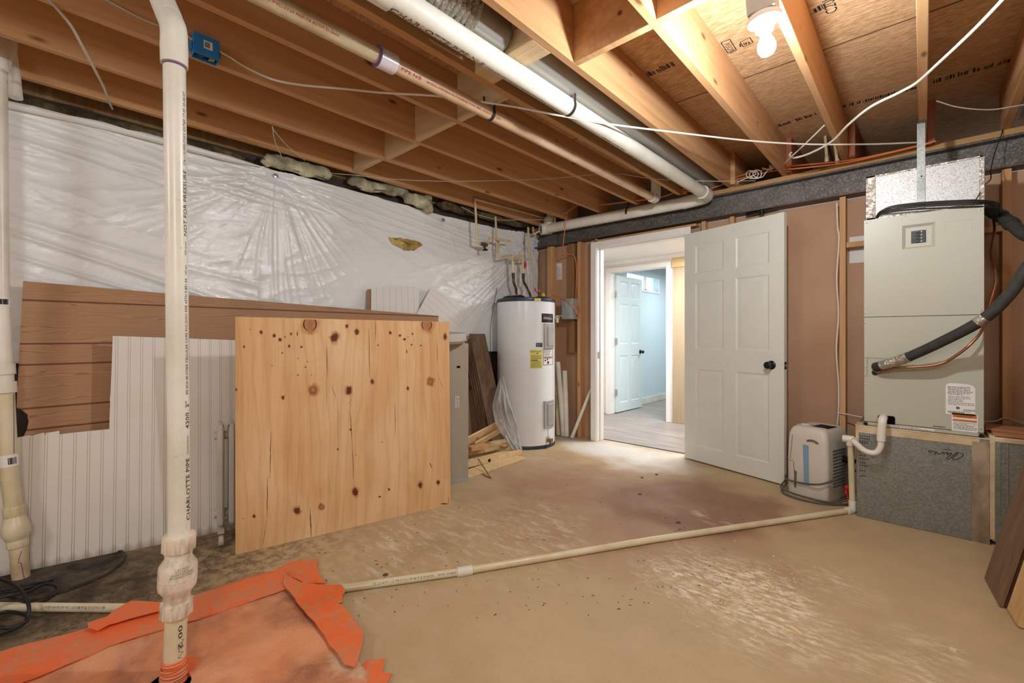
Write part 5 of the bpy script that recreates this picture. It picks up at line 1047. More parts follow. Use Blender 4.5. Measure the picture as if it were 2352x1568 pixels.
for i in range(len(lv) - 1):
    for k in range(N_): b.face([i*N_ + k, i*N_ + (k+1) % N_, (i+1)*N_ + (k+1) % N_, (i+1)*N_ + k])
b.face(list(range(N_))[::-1]); b.face([(len(lv)-1)*N_ + k for k in range(N_)]); b.build('body', 'dehumidifier', t, 0, 50)
F0 = q0 - dv_ * .0012            # front face plane
def fr_(a, z, off=0.0): return F0 + du_ * a - dv_ * off + V((0,0,z))
b = MB(); Pn = -dv_
def fq(px, py): p = onP(px, py, F0, Pn); return (p - F0).dot(du_), p.z
a0_, zt_ = fq(1844, 1020); a1_, zb_ = fq(1857, 1115)
b = MB(); b.prism([fr_(a0_, zt_), fr_(a0_ + .036, zt_ - .002), fr_(a0_ + .040, zb_), fr_(a0_ + .008, zb_ + .003)], -dv_ * .0012); b.build('tape_strip', 'tape_blue', t)
a, z = fq(1853, 1012); b = MB(); hp = smooth_path([fr_(a, z), fr_(a + .02, z + .008), fr_(a + .05, z + .006), fr_(a + .072, z - .006)], 5); b.tube(hp, [.003] + [.006] * (len(hp) - 2) + [.003], 8); b.build('handle_recess', 'dehum_shade', t)
b = MB()
for (x0, y0, x1, y1) in ((1820, 998, 1815, 1053), (1823, 1060, 1826, 1120), (1805, 1054, 1823, 1058)):
    A, B = fq(x0, y0), fq(x1, y1); b.bar(fr_(A[0], A[1]), fr_(B[0], B[1]), .0025, .002, -dv_)
b.build('bucket_seam', 'dehum_shade', t)
A, B = fq(1824, 1078), fq(1830, 1120); b = MB(); b.prism([fr_(A[0], A[1]), fr_(A[0] + .018, A[1] - .01), fr_(A[0] + .014, B[1]), fr_(A[0], B[1])], -dv_ * .0015); b.build('finger_grip', 'dehum_shade', t)
tp = ctr + V((0, 0, HZ + .0006))
b = MB(); b.lathe([(.026, 0), (.026, .004), (.022, .006)], tp - du_ * .055 - dv_ * .055, n=20); kn = b.build('control_knob', 'paper', t)
b = MB(); b.obox(tp - du_ * .055 - dv_ * .055, du_ * .045, dv_ * .033, V((0,0,.0015))); b.build('control_plate', 'cabinet_beige', t, .001)
b = MB()
for i in range(10):
    for j in range(8): b.obox(tp + du_ * (.0 + i * .0105) + dv_ * (-.075 + j * .0165), du_ * .0030, dv_ * .0055, V((0,0,.0012)))
b.build('top_grille', 'dark_hole', t)
b = MB()
for i in range(12):
    b.obox(ctr + du_ * (W_/2 + .0005) + V((0,0,.10 + i * .022)) , du_ * .0015, dv_ * .09, V((0,0,.004)))
b.build('side_grille', 'dehum_shade', t)
c = ctr + du_ * (W_/2) + dv_ * .06 + V((0,0,.27)); b = MB(); b.cyl(c, c + du_ * .05, .022, 16); b.cyl(c + du_ * .05, c + du_ * .07, .014, 12); b.build('hose_outlet', 'black_plastic', t)
c = onY(1945, 1122, 3.60); b = MB(); b.lathe([(.008, -.03), (.008, .0), (.014, .008), (.012, .02)], c, (.15, -.1, 1), 10); b.tube([c + V((0,0,-.025)), V((c.x + .01, c.y + .03, .008))], .004, 8); o_ = b.build('hose_end', 'red_plastic', None); tag(o_, 'red hose fitting behind the white drain riser', 'hose fitting')
cw = [ctr + du_ * .19 + dv_ * .10 + V((0,0,.20)), ctr + du_ * .165 - dv_ * .10 + V((0,0,.17)), ctr + du_ * .11 - dv_ * .197 + V((0,0,.135)), ctr + du_ * .0 - dv_ * .182 + V((0,0,.105)), ctr - du_ * .12 - dv_ * .178 + V((0,0,.10)), ctr - du_ * .157 - dv_ * .12 + V((0,0,.115)), ctr - du_ * .160 - dv_ * .10 + V((0,0,.06)), ctr - du_ * .14 - dv_ * .20 + V((0,0,.012)), ctr - du_ * .02 - dv_ * .245 + V((0,0,.008)), ctr + du_ * .13 - dv_ * .19 + V((0,0,.008)), ctr + du_ * .21 - dv_ * .06 + V((0,0,.008)), ctr + du_ * .20 + dv_ * .06 + V((0,0,.008)), ctr + du_ * .165 - dv_ * .02 + V((0,0,.02)), ctr + du_ * .16 - dv_ * .16 + V((0,0,.022)), ctr + du_ * .02 - dv_ * .21 + V((0,0,.022)), ctr - du_ * .15 - dv_ * .19 + V((0,0,.03)), ctr - du_ * .17 - dv_ * .10 + V((0,0,.07))]
b = MB(); b.tube(smooth_path(cw, 7), .0062, 9); tag(b.build('power_cord', 'cord_grey', None), 'grey cord looped round the dehumidifier base', 'cord')
# --- return plenum under the furnace
RX0, RX1, RY0, RY1, RZ = -.305, .262, 3.497, 4.06, .565
t = thing('return_plenum', (0, 3.78, 0), 'galvanized sheet metal plenum box on the floor under the furnace', 'plenum')
b = MB(); b.box(RX0, RX1, RY0, RY1, 0, RZ); b.build('box', 'galvanised', t, .003)
b = MB(); b.box(RX0 - .004, RX1 - .035, RY0 - .003, RY0 + .02, RZ - .045, RZ + .003); b.box(RX0 - .006, RX1, RY0 - .004, RY0 + .12, RZ - .004, RZ + .004); b.box(RX0 - .004, RX0 + .012, RY0 - .003, RY0 + .1, RZ - .10, RZ + .003); b.build('top_tape', 'pvc_dirty', t, .002)
b = MB(); b.box(RX1 - .066, RX1 + .002, RY0 - .003, RY0 + .01, .0, RZ - .02); b.build('corner_tape', 'duct_tape_brown', t, .001)
b = MB()
for (y0, k0) in ((1000, 5), (1006, 5), (1012, 4), (1016, 4), (1045, 3), (1052, 4), (1062, 3), (1068, 4), (1080, 3), (1092, 3)):
    for i in range(k0): p = onY(1976 + i * 5.2, y0 + i * .6, RY0 - .0005); b.lathe([(.0032, 0), (.0032, .0008)], p, (0,-1,0), 8)
b.build('drilled_holes', 'dark_hole', t)
SC = 4.612
def hw(pts): return [onY(1950 + x / SC, 760 + y / SC, RY0 - .0012) for x, y in pts]
b = MB()
for st_ in ([(1135,1282),(1165,1290),(1195,1296),(1208,1308),(1200,1326),(1170,1346),(1135,1358),(1108,1362),(1092,1354)], [(1092,1352),(1110,1335),(1140,1310),(1148,1296),(1138,1292),(1118,1304),(1090,1330),(1060,1356),(1044,1358),(1036,1346),(1060,1325),(1090,1300),(1082,1290),(1062,1296)],
            [(1062,1296),(1046,1308),(1036,1306),(1048,1290),(1038,1284),(1014,1298),(1000,1300),(1004,1284),(990,1282),(976,1296)], [(976,1296),(956,1304),(944,1300),(930,1282),(908,1306),(918,1288),(912,1278)], [(912,1278),(890,1276),(872,1282),(850,1284),(842,1274),(854,1264),(872,1266),(880,1272)], [(1002,1252),(1040,1254),(1072,1257)], [(866,1308),(872,1309)]):
    b.tube(smooth_path(hw(st_), 4), .0017, 5)
b.build('marker_signature', 'ink', t)
b = MB(); b.box(.272, 1.25, 3.50, 4.06, .02, .575); t = thing('return_duct', (.7, 3.78, 0), 'galvanized duct running right from the furnace plenum', 'duct'); b.build('box', 'galvanised', t, .003)
b = MB(); b.box(.262, .284, 3.496, 4.0, .03, .585); b.box(.278, 1.25, 3.494, 3.52, .555, .580); b.build('seam_tape', 'pvc_dirty', t, .003)
b = MB(); b.box(.325, .331, 3.494, 3.50, .02, .555); b.box(.300, .304, 3.495, 3.50, .02, .555); b.build('standing_seam', 'galvanised', t)
b = MB(); b.box(.275, .43, 3.52, 3.75, .582, .600); b.prism([(.255, 3.60, .6), (.40, 3.56, .6), (.42, 3.75, .6), (.26, 3.78, .6)], (0, 0, .012)); tag(b.build('cardboard_scrap', 'cardboard', None, .001), 'flattened brown cardboard lying on the duct right of furnace', 'cardboard')
# --- air handler
t = thing('air_handler', (0, 3.78, .57), 'tall beige furnace cabinet standing on the galvanized plenum', 'furnace')
AX0, AX1, AY, AZ0, AZM, AZ1 = -.268, .243, 3.505, .572, 1.235, 1.832
b = MB(); b.box(AX0 + .003, AX1 - .003, AY + .012, 4.05, AZ0, AZ1 - .004); b.build('cabinet', 'cabinet_beige', t, .003)
# upper panel with breaker recess
bx0, bx1 = onY(2072, 540, AY).x, onY(2148, 540, AY).x; bz0, bz1 = onY(2110, 569, AY).z, onY(2110, 514, AY).z
up = MB(); up.box(AX0, bx0, AY, AY + .012, AZM + .002, AZ1); up.box(bx1, AX1, AY, AY + .012, AZM + .002, AZ1); up.box(bx0, bx1, AY, AY + .012, AZM + .002, bz0); up.box(bx0, bx1, AY, AY + .012, bz1, AZ1); upo = up.build('upper_panel', 'cabinet_beige', t)
kx0, kx1, kz0, kz1 = onY(2087, 543, AY + .02).x, onY(2133, 543, AY + .02).x, onY(2110, 562, AY + .02).z, onY(2110, 526, AY + .02).z
b = MB(); O_ = [(bx0, bz0), (bx1, bz0), (bx1, bz1), (bx0, bz1)]; I_ = [(kx0, kz0), (kx1, kz0), (kx1, kz1), (kx0, kz1)]
b.add([(x, AY + .0005, z) for x, z in O_] + [(x, AY + .022, z) for x, z in I_], [(k, (k+1) % 4, 4 + (k+1) % 4, 4 + k) for k in range(4)]); b.build('breaker_recess', 'cabinet_beige', upo, 0, 0)
b = MB(); b.box(kx0, kx1, AY + .016, AY + .03, kz0, kz1); bk = b.build('breaker_frame', 'dark_cover', upo, .002)
nx, nz = 2, 4; fw, fh = (kx1 - kx0) * .74, (kz1 - kz0) * .80; ox, oz = (kx0 + kx1) / 2 - fw / 2, (kz0 + kz1) / 2 - fh / 2
for j in range(4):
    b = MB(); b.box(ox, ox + fw, AY + .008, AY + .02, oz + j * fh / 4 + .001, oz + (j + 1) * fh / 4 - .001); b.box(ox + fw * .34, ox + fw * .55, AY + .002, AY + .01, oz + j * fh / 4 + .003, oz + (j + 1) * fh / 4 - .003); b.build('breaker', 'black_plastic', bk, .0008)
b = MB()
for j in range(4): b.lathe([(.003, 0), (.003, .001)], (ox + fw * .70, AY + .0079, oz + (j + .5) * fh / 4), (0,-1,0), 10)
b.build('breaker_marks', 'paper', bk)
lo = MB(); lo.box(AX0, AX1, AY, AY + .012, AZ0 + .022, AZM - .002); loo = lo.build('lower_panel', 'cabinet_beige', t, .002)
b = MB(); b.box(AX0, AX1, AY - .004, AY + .02, AZ0, AZ0 + .018); b.build('base_rail', 'cabinet_beige', t, .002)
for x in (AX0 + .008, AX1 - .010): b = MB(); b.lathe([(.011, 0), (.011, .006)], (x, AY - .004, AZ0 + .008), (0,-1,0), 14); b.build('rail_plug', 'black_plastic', t)
b = MB()
for x, y in ((1991, 512), (2250, 482), (1988, 718), (2253, 712), (1988, 741), (2016, 819), (1988, 842), (1988, 882), (1988, 958), (2252, 984), (2080, 497)): p = onY(x, y, AY); b.lathe([(.004, 0), (.004, .0015), (.002, .0025)], p, (0,-1,0), 10)
b.build('screws', 'hinge_metal', t)
def ln(mb, x0, y0, x1, y1, wd=.0022): A, B = onY(x0, y0, AY - .0003), onY(x1, y1, AY - .0003); mb.bar(A, B, .001, wd, (0,0,1) if abs(B.x - A.x) > abs(B.z - A.z) else (1,0,0))
b = MB(); ln(b, 1984, 821, 2041, 824); ln(b, 1992, 822, 1992, 862); ln(b, 1984, 864, 1993, 863); ln(b, 2041, 824, 2041, 866, .0012); ln(b, 2016, 866, 2041, 866, .0012); b.build('knockout_seams', 'dehum_shade', loo)
b = MB(); ln(b, 2171, 511, 2171, 532, .001); ln(b, 2171, 511, 2232, 503, .001); ln(b, 2233, 503, 2233, 526, .001); b.build('emboss', 'cabinet_grey', upo)
def lbl(x0, y0, x1, y1, name, mat, par, round_=False):
    A, B = onY(x0, y1, AY), onY(x1, y0, AY); b = MB(); w_, h = B.x - A.x, B.z - A.z
    pts = [(0,0), (w_,0), (w_,h), (0,h)] if not round_ else [(0,0), (w_,0), (w_,h*.86), (w_*.93,h*.94), (w_*.75,h*.985), (w_*.4,h), (w_*.12,h*.99), (w_*.02,h*.94), (0,h*.86)]
    b.prism([(A.x + p, AY - .0002, A.z + q) for p, q in pts], (0, -.0008, 0)); return b.build(name, mat, par), V((A.x, AY - .001, A.z)), w_, h
l_, o_, w_, h = lbl(2172, 882, 2240, 950, 'rating_label', 'paper', loo, True); X_, Z_ = V((1,0,0)), V((0,0,1))
b = MB(); fineprint(b, o_ + X_ * .006 + Z_ * h * .62, X_, Z_, w_ * .92, h * .28, 6, 11, .0006, .45); fineprint(b, o_ + X_ * .008 + Z_ * h * .30, X_, Z_, w_ * .9, h * .3, 6, 12, .0006, .35); fineprint(b, o_ + X_ * .07 + Z_ * h * .1, X_, Z_, w_ * .4, h * .1, 3, 13, .0006, .5); barcode(b, o_ + X_ * .008 + Z_ * h * .05, X_, Z_, w_ * .55, h * .06, 14, .0006); b.lathe([(.008, 0), (.008, .0004)], o_ + X_ * w_ * .42 + Z_ * h * .22 + V((0,-.0004,0)), (0,-1,0), 12); b.build('print', 'ink_faded', l_)
l_, o_, w_, h = lbl(2186, 952, 2246, 988, 'warning_label', 'paper', loo)
b = MB(); quad_on(b, o_, X_, Z_, .004, w_ - .004, h * .76, h * .90, .0006); quad_on(b, o_, X_, Z_, .004, w_ - .004, h * .55, h * .66, .0006); b.build('warning_bands', 'ink_orange', l_)
b = MB(); quad_on(b, o_, X_, Z_, .004, w_ - .004, h * .92, h * .97, .0006); text_flat(b, 'WARNING', .010, o_ + X_ * w_ * .5 + Z_ * h * .78, X_, Z_, .0010, 0, 1.2, 'CENTER'); fineprint(b, o_ + X_ * .006 + Z_ * h * .08, X_, Z_, w_ * .9, h * .42, 7, 15, .0006, .35); b.build('print', 'ink', l_)
A, B = onY(2068, 988, AY - .0045), onY(2146, 999, AY - .0045); b = MB(); b.prism([(A.x, AY - .0042, AZ0 + .003), (B.x, AY - .0042, AZ0 + .003), (B.x, AY - .0042, AZ0 + .016), (A.x, AY - .0042, AZ0 + .016)], (0, -.0006, 0)); l_ = b.build('rail_label', 'paper', t)
b = MB(); fineprint(b, (A.x + .002, AY - .0048, AZ0 + .004), X_, Z_, (B.x - A.x) * .95, .011, 2, 16, .0004, .5); b.build('print', 'ink_faded', l_)
b = MB(); o_ = onY(2143, 979, AY); fineprint(b, o_, X_, Z_, .055, .006, 1, 17, .0006, .8); b.build('part_number', 'ink', loo)
a_, c_ = onY(2016, 974, AY), onY(2056, 956, AY); b = MB(); b.prism([(a_.x, AY - .0005, a_.z), (c_.x, AY - .0005, a_.z), (c_.x, AY - .0005, c_.z - .008), (c_.x - .008, AY - .0005, c_.z), (a_.x + .008, AY - .0005, c_.z), (a_.x, AY - .0005, c_.z - .008)], (0, -.001, 0)); b.build('drain_opening', 'dark_hole', loo)
# refrigerant lines
def P_(x, y, Y): return onY(x, y, Y)
hp = [P_(2012, 841, 3.50), P_(2030, 838, 3.45), P_(2080, 822, 3.40), P_(2160, 786, 3.33), P_(2255, 735, 3.25), P_(2318, 676, 3.23), P_(2362, 612, 3.22), P_(2400, 572, 3.28), P_(2395, 550, 3.42), P_(2355, 540, 3.52), P_(2312, 505, 3.66), P_(2288, 490, 3.80), P_(2276, 484, 3.95)]
sp_ = smooth_path(hp, 9); t2 = thing('refrigerant_line', hp[0], 'thick black insulated line curving from the furnace front out to the right and back', 'insulated pipe')
b = MB(); b.tube(sp_[14:], [.0262] * (len(sp_) - 14 - 36) + [.0262 + .009 * i / 35 for i in range(36)], 20); b.build('foam_sleeve', 'black_foam', t2)
b = MB(); b.tube([P_(2012, 842, 3.508), P_(2018, 841, 3.49), P_(2026, 839, 3.46), sp_[12]], .0265, 18); b.build('line_collar', 'black_foam', t2)
b = MB(); fp_ = sp_[8:20]; b.tube([p for p in fp_], [.0285 + .003 * noise.noise(V((i * 1.3, 0, 0))) for i in range(len(fp_))], 20); b.build('foil_wrap', 'foil', t2)
i0 = min(range(len(sp_)), key=lambda i: (sp_[i] - hp[4]).length); b = MB(); b.tube(sp_[i0 - 1:i0 + 2], .0275, 20); b.build('tape_band', 'foil', t2)
for k_ in (-22, -15, -9):
    b = MB(); b.tube(sp_[k_:k_ + 2], .0358, 20); b.build('tape_ring', 'black_foam', t2)
cpth = [P_(2011, 855, 3.505), P_(2022, 854, 3.47), P_(2060, 845, 3.43), P_(2150, 838, 3.42), P_(2205, 810, 3.43), P_(2246, 772, 3.45), P_(2262, 740, 3.50), P_(2276, 690, 3.56), P_(2288, 640, 3.60), P_(2276, 580, 3.68), P_(2284, 530, 3.76), P_(2282, 500, 3.85)]
b = MB(); b.tube(smooth_path(cpth, 8), .0068, 10); cl = b.build('liquid_line', 'copper', None); tag(cl, 'thin copper line curving across the furnace front below the black insulated line', 'copper pipe')
b = MB(); b.lathe([(.007, 0), (.016, .001), (.016, .006), (.010, .009)], P_(2010, 855, AY - .001), (0,-1,0), 16); b.build('grommet', 'black_rubber', loo)
# supply plenum on top, hanger strap, thermostat wires
t = thing('supply_plenum', (0, 3.75, 1.832), 'foil-faced duct board plenum box on top of the furnace', 'plenum')
sx0, sx1, SY = onY(1990, 450, 3.54).x, onY(2260, 420, 3.54).x, 3.54
b = MB(); b.box(sx0, sx1, SY, 4.02, 1.834, 2.105); b.build('box', 'foil_board', t, .002)
b = MB(); b.box(sx0 - .003, sx0 + .045, SY - .003, SY + .01, 1.834, 2.108); b.box(sx1 - .018, sx1 + .003, SY - .003, SY + .01, 1.834, 2.108); b.box(sx0 - .003, sx1 + .003, SY - .003, SY + .06, 2.096, 2.108); b.box(sx0, sx1, SY - .003, SY + .003, 1.834, 1.85)
b.build('foil_tape', 'foil', t, .002)
b = MB(); xs_ = onY(2106, 400, 3.53).x; b.box(xs_, xs_ + .036, SY - .007, SY - .005, 1.86, 2.36); b.bar((xs_ + .018, SY - .006, 2.36), (xs_ + .030, SY + .03, 2.392), .036, .002, (0,-1,1)); b.build('strap', 'galvanised', t)
st = bpy.data.objects['strap']; b = MB(); b.lathe([(.004, 0), (.004, .0015)], (xs_ + .02, SY - .007, 2.05), (0,-1,0), 10); b.build('screw', 'dark_hole', st)
st.parent = None; st.location = (0,0,0); st.name = 'hanger_strap'; tag(st, 'flat metal hanger strap in front of the furnace top', 'strap')
t = thing('wire_bundle', (0, 3.5, 1.85), 'bundle of black wires arching over the furnace top', 'cable')
for k, dz in enumerate((0, 5, 11, -3)):
    b = MB(); b.tube(smooth_path([P_(2012 + k, 500, 3.53), P_(2022 + k, 486 + dz * .3, 3.51), P_(2050, 476 + dz * .8, 3.50), P_(2110, 469 + dz, 3.50), P_(2180, 465 + dz * 1.1, 3.50), P_(2245, 463 + dz, 3.50), P_(2285 + k * 3, 470 + dz * .7, 3.55), P_(2300 - k * 3, 486 + k * 2, 3.62), P_(2288, 490, 3.75)], 7), .0048, 8); b.build('wire', 'black_rubber', t)
b = MB(); b.tube(smooth_path([P_(2304, 292, 4.08), P_(2300, 310, 4.05), P_(2285, 350, 4.0), P_(2276, 390, 3.9), P_(2275, 412, 3.8), P_(2255, 430, 3.6), P_(2250, 445, 3.53), P_(2236, 466, 3.50)], 6), .0028, 7); tag(b.build('thermostat_wire', 'cable_dark', None), 'thin dark wire dropping from the beam to the furnace top', 'wire')
b = MB(); o_ = P_(1951, 605, YB - .002); b.box(o_.x, o_.x + .2, YB - .0035, YB - .002, o_.z, P_(1951, 545, YB).z); tag(b.build('paper_notice', 'paper', None), 'white paper sheet on the wall left of the furnace', 'paper')
# ================================================================== LIGHT, CABLES, FLOOR THINGS
# --- bulb holder
pc = onZ(1755, 42, 2.30); pax = V((.06, .10, -1)).normalized()
t = thing('light_fixture', pc, 'lit bare bulb in a white porcelain holder on a grey box between joists', 'light')
b = MB(); b.obox(pc - pax * .036 + V((.0, -.004, 0)), (.046, 0, 0), (0, .046, 0), pax * .032); bx_ = b.build('junction_box', 'box_grey', t, .004)
b = MB(); b.lathe([(.056, -.006), (.0585, 0), (.056, .012), (.040, .022), (.030, .026), (.0285, .046), (.026, .05)], pc, pax, 34); b.build('lampholder', 'trim_white', t)
b = MB(); b.lathe([(.0135, .044), (.0145, .058), (.020, .072), (.0275, .088), (.0305, .104), (.029, .118), (.022, .130), (.010, .1365), (.0, .138)], pc, pax, 24); b.build('bulb', 'bulb_glow', t)
b = MB(); b.tube([pc + V((-.018, -.035, -.02)), pc + V((-.02, -.04, -.075))], .0012, 5); b.build('pull_chain', 'hinge_metal', t)
# --- blue junction box on the third joist
jx = JX[2] + .038
c = onX(476, 122, jx + .03); t = thing('junction_box', c, 'open blue plastic electrical box on a joist near the tall pipe', 'electrical box')
y0, y1, z0, z1 = onX(445, 120, jx + .055).y, onX(504, 140, jx + .055).y, ZJ - .012, ZJ + .082
b = MB(); th_ = .003
b.box(jx + .001, jx + .004, y0, y1, z0, z1); b.box(jx + .052, jx + .055, y0, y1, z0, z1); b.box(jx + .004, jx + .052, y0, y0 + th_, z0, z1); b.box(jx + .004, jx + .052, y1 - th_, y1, z0, z1); b.box(jx + .004, jx + .052, y0 + th_, y1 - th_, z1 - th_, z1)
sh = b.build('shell', 'box_blue', t, .001)
b = MB(); b.box(jx + .006, jx + .050, y0 + th_ + .001, y1 - th_ - .001, z0 + .016, z1 - th_ - .002); b.build('interior_shade', 'dark_hole', t)  # dark block painting in the shade inside the open box
b = MB(); X2 = jx + .0555; ym, zm = (y0 + y1) / 2 + .004, (z0 + z1) / 2 + .006; b.box(X2, X2 + .0005, ym - .016, ym + .018, zm - .018, zm + .018); s_ = b.build('sticker', 'paper', t)
b = MB(); barcode(b, (X2 + .0006, ym - .012, zm - .012), (0,1,0), (0,0,1), .020, .024, 6, .0004); b.build('barcode', 'ink', s_)
for yy in (y0 - .005, y1 + .005):
    b = MB(); b.cyl((jx + .02, yy, z0 + .02), (jx + .02, yy, z0 + .05), .005, 8); b.cyl((jx + .04, yy, z0 + .02), (jx + .04, yy, z0 + .05), .004, 8); b.build('nail_lug', 'box_blue', t)
b = MB(); b.tube(smooth_path([(jx + .02, y0 + .01, z0 + .018), (jx + .03, y0 + .03, z0 + .008), (jx + .02, y0 + .05, z0 + .018), (jx + .035, y0 + .06, z0 + .012)], 5), .004, 6); b.build('wires', 'copper', t)
b = MB(); b.obox((jx + .03, y1 - .02, z0 + .02), (.004, .010, 0), (0, .001, .0), (0, .006, .02)); b.build('yellow_tag', 'yellow_plastic', t)
# --- cables
def cable(name, pts, r, mat, label, n=7, cat='cable', grp=None):
    b = MB(); b.tube(smooth_path(pts, n), r, 8); return tag(b.build(name, mat, None), label, cat, grp)
j = lambda x, y, k, o=.045: onX(x, y, JX[k] + o)
zc = ZJ - .006
cable('electric_cable', [onX(225, -10, jx + .01), onX(300, 30, jx + .008), onX(335, 47, jx + .006), onX(368, 60, jx + .006), onX(420, 75, jx + .008), onX(447, 96, jx + .02)], .0048, 'cable_grey', 'grey cable running left from the blue junction box behind the tall pipe')
cable('electric_cable', [onX(504, 118, jx + .02), onX(530, 133, jx + .01), onX(557, 150, jx + .006), onX(600, 172, jx + .008), onZ(640, 186, zc), onZ(700, 196, zc), onZ(790, 204, zc), onZ(880, 213, zc), onZ(1000, 220, zc), onZ(1100, 233, zc - .02), onZ(1190, 247, zc - .035), onZ(1290, 266, zc - .09), onZ(1400, 285, zc - .06), onZ(1560, 305, zc - .04), onZ(1720, 323, zc - .03), onZ(1850, 331, zc - .025), onZ(2000, 331, zc - .015), onZ(2110, 327, zc)], .0052, 'cable_white', 'white cable crossing below the joists from the blue box to the beam')
cable('electric_cable', [onZ(2520, -235, ZJ - .004), onZ(2420, -125, zc - .03), onZ(2330, -30, zc - .05), onZ(2240, 65, zc - .06), onZ(2150, 150, zc - .05), onZ(2105, 190, zc - .03), onZ(2060, 215, zc - .04), onZ(2000, 245, zc - .06), onZ(1950, 285, zc - .06), onZ(1910, 325, zc - .05), onZ(1860, 352, zc - .03), onZ(1825, 362, zc - .01), onZ(1814, 356, zc), onZ(1818, 350, zc + .01)], .0066, 'cable_white', 'thick white cable sweeping from the upper right corner to the beam')
cable('electric_cable', [onZ(1893, 288, zc + .02), onZ(1850, 330, zc), onZ(1815, 362, zc - .01), onY(1790, 385, 4.06), onY(1768, 380, 4.05), onY(1772, 390, 4.04), onY(1750, 386, 4.03)], .0045, 'cable_white', 'short white cable slanting from the eighth joist into the coil')
cf = [onY(1745 - k * 1.1 + 12 * math.cos(k * .9), 399 + k * .0 + 9 * math.sin(k * .9) + (0 if k < 8 else 2), 4.03 + .02 * math.sin(k * .9)) for k in range(22)]
cable('cable_coil', [onY(1776, 388, 4.05), onY(1770, 384, 4.04)] + cf + [onY(1700, 415, 4.05), onY(1690, 425, 4.07), onY(1672, 433, 4.09)], .0042, 'cable_white', 'small tangled coil of white cable hanging at the beam top', 4)
cable('electric_cable', [onZ(2150, 324, ZJ - .008), onZ(2050, 348, ZJ - .01), onZ(1950, 368, ZJ - .01), onZ(1850, 378, ZJ - .01), onY(1790, 384, 4.06), onY(1720, 398, 4.06), onY(1650, 418, 4.06), onY(1580, 431, 3.97), onY(1520, 452, 3.95), onY(1450, 462, 3.93), onY(1380, 470, 3.93), onY(1316, 471, 3.95)], .0055, 'cable_orange', 'orange cable running along the beam top toward the corner')
cable('electric_cable', [onZ(2140, 328, ZJ - .012), onZ(2040, 352, ZJ - .02), onZ(1940, 374, ZJ - .02), onZ(1840, 386, ZJ - .02), onY(1780, 392, 4.05), onY(1700, 410, 4.06), onY(1620, 436, 4.0), onY(1560, 440, 3.97)], .0045, 'cable_orange', 'second thinner orange cable under the first along the beam top')
cable('electric_cable', [onY(1316, 471, 3.95), onY(1303, 490, 3.93), onY(1297, 530, 3.93), onY(1292, 580, 3.98), onY(1294, 587, 4.05), onY(1306, 584, 4.08), onY(1320, 590, 4.10), onY(1324, 620, 4.105), onY(1323, 680, 4.105), onY(1326, 700, 4.09), onY(1332, 712, 4.07), onY(1329, 728, 4.05)], .0052, 'cable_orange', 'orange cable looping down past the beam to the grey disconnect box')
cable('electric_cable', [onZ(640, 392, ZJ - .02), onZ(790, 400, ZJ - .01), onZ(900, 411, ZJ - .008), onZ(1010, 416, ZJ - .008), onZ(1130, 415, ZJ - .008), onZ(1250, 411, ZJ - .008), onZ(1350, 402, ZJ - .01), onZ(1420, 399, ZJ - .01), onZ(1480, 408, ZJ - .01), onZ(1540, 413, ZJ - .01), onZ(1640, 416, ZJ - .02), onZ(1735, 415, ZJ - .01)], .0028, 'cable_grey', 'thin grey cable crossing the joists toward the far beam')
cable('electric_cable', [onX(1060, 475, -3.26), onX(1095, 492, -3.24), onX(1150, 505, -3.22), onX(1200, 504, -3.15), onX(1262, 503, -3.0), onX(1300, 488, -2.8), onX(1325, 472, -2.7)], .0030, 'cable_grey', 'thin grey cable sagging in front of the corner pipes')
cable('electric_cable', [onZ(100, -14, 2.381), onZ(140, 30, 2.381), onZ(165, 62, 2.365), onZ(190, 108, 2.335), onZ(215, 155, 2.318), onZ(238, 200, 2.335), onZ(250, 232, 2.365), onZ(258, 250, 2.383)], .0055, 'cable_grey', 'grey cable hanging across the joists at upper left')
cable('electric_cable', [onX(648, 362, JX[0] - .01), onX(632, 325, JX[1] - .20), onX(626, 292, JX[1] - .02), onX(630, 300, JX[1] - .02), onX(660, 335, JX[0] + .15), onX(700, 368, JX[0] - .01)], .0032, 'cable_grey', 'thin cable loop hooked under the second joist')
cable('electric_cable', [onX(520, 340, -3.33), onX(600, 362, -3.33), onX(650, 385, -3.34), onX(720, 402, -3.34), onX(800, 428, -3.34), onX(900, 440, -3.33)], .0028, 'cable_dark', 'thin dark cable along the wall top above the plastic sheet')
cable('electric_cable', [onZ(2152, 232, ZJ - .01), onZ(2200, 246, ZJ - .03), onZ(2270, 252, ZJ - .04), onZ(2330, 244, ZJ - .03), onZ(2420, 228, ZJ - .004)], .0032, 'cable_grey', 'thin grey cable under the joists at the upper right edge')
cable('electric_cable', [onY(1922, 465, 4.10), onY(1924, 520, 4.10), onY(1927, 550, 4.10), onY(1922, 640, 4.10), onY(1926, 720, 4.10), onY(1921, 800, 4.10), onY(1926, 880, 4.10), onY(1926, 940, 4.10), onY(1922, 985, 4.12)], .0052, 'cable_white', 'white cable running down the stud left of the furnace')
cable('electric_cable', [onY(1926, 948, 4.10), onY(1945, 951, 4.09), onY(1965, 955, 4.07), onY(1990, 960, 4.07)], .004, 'cable_white', 'short white cable crossing from the stud to the furnace back')
cable('electric_cable', [onY(2262, 968, 4.07), onY(2290, 966, 4.08), onY(2308, 960, 4.10), onY(2352, 972, 4.12), onY(2400, 978, 4.12)], .004, 'cable_grey', 'grey cable crossing the dark stud right of the furnace')
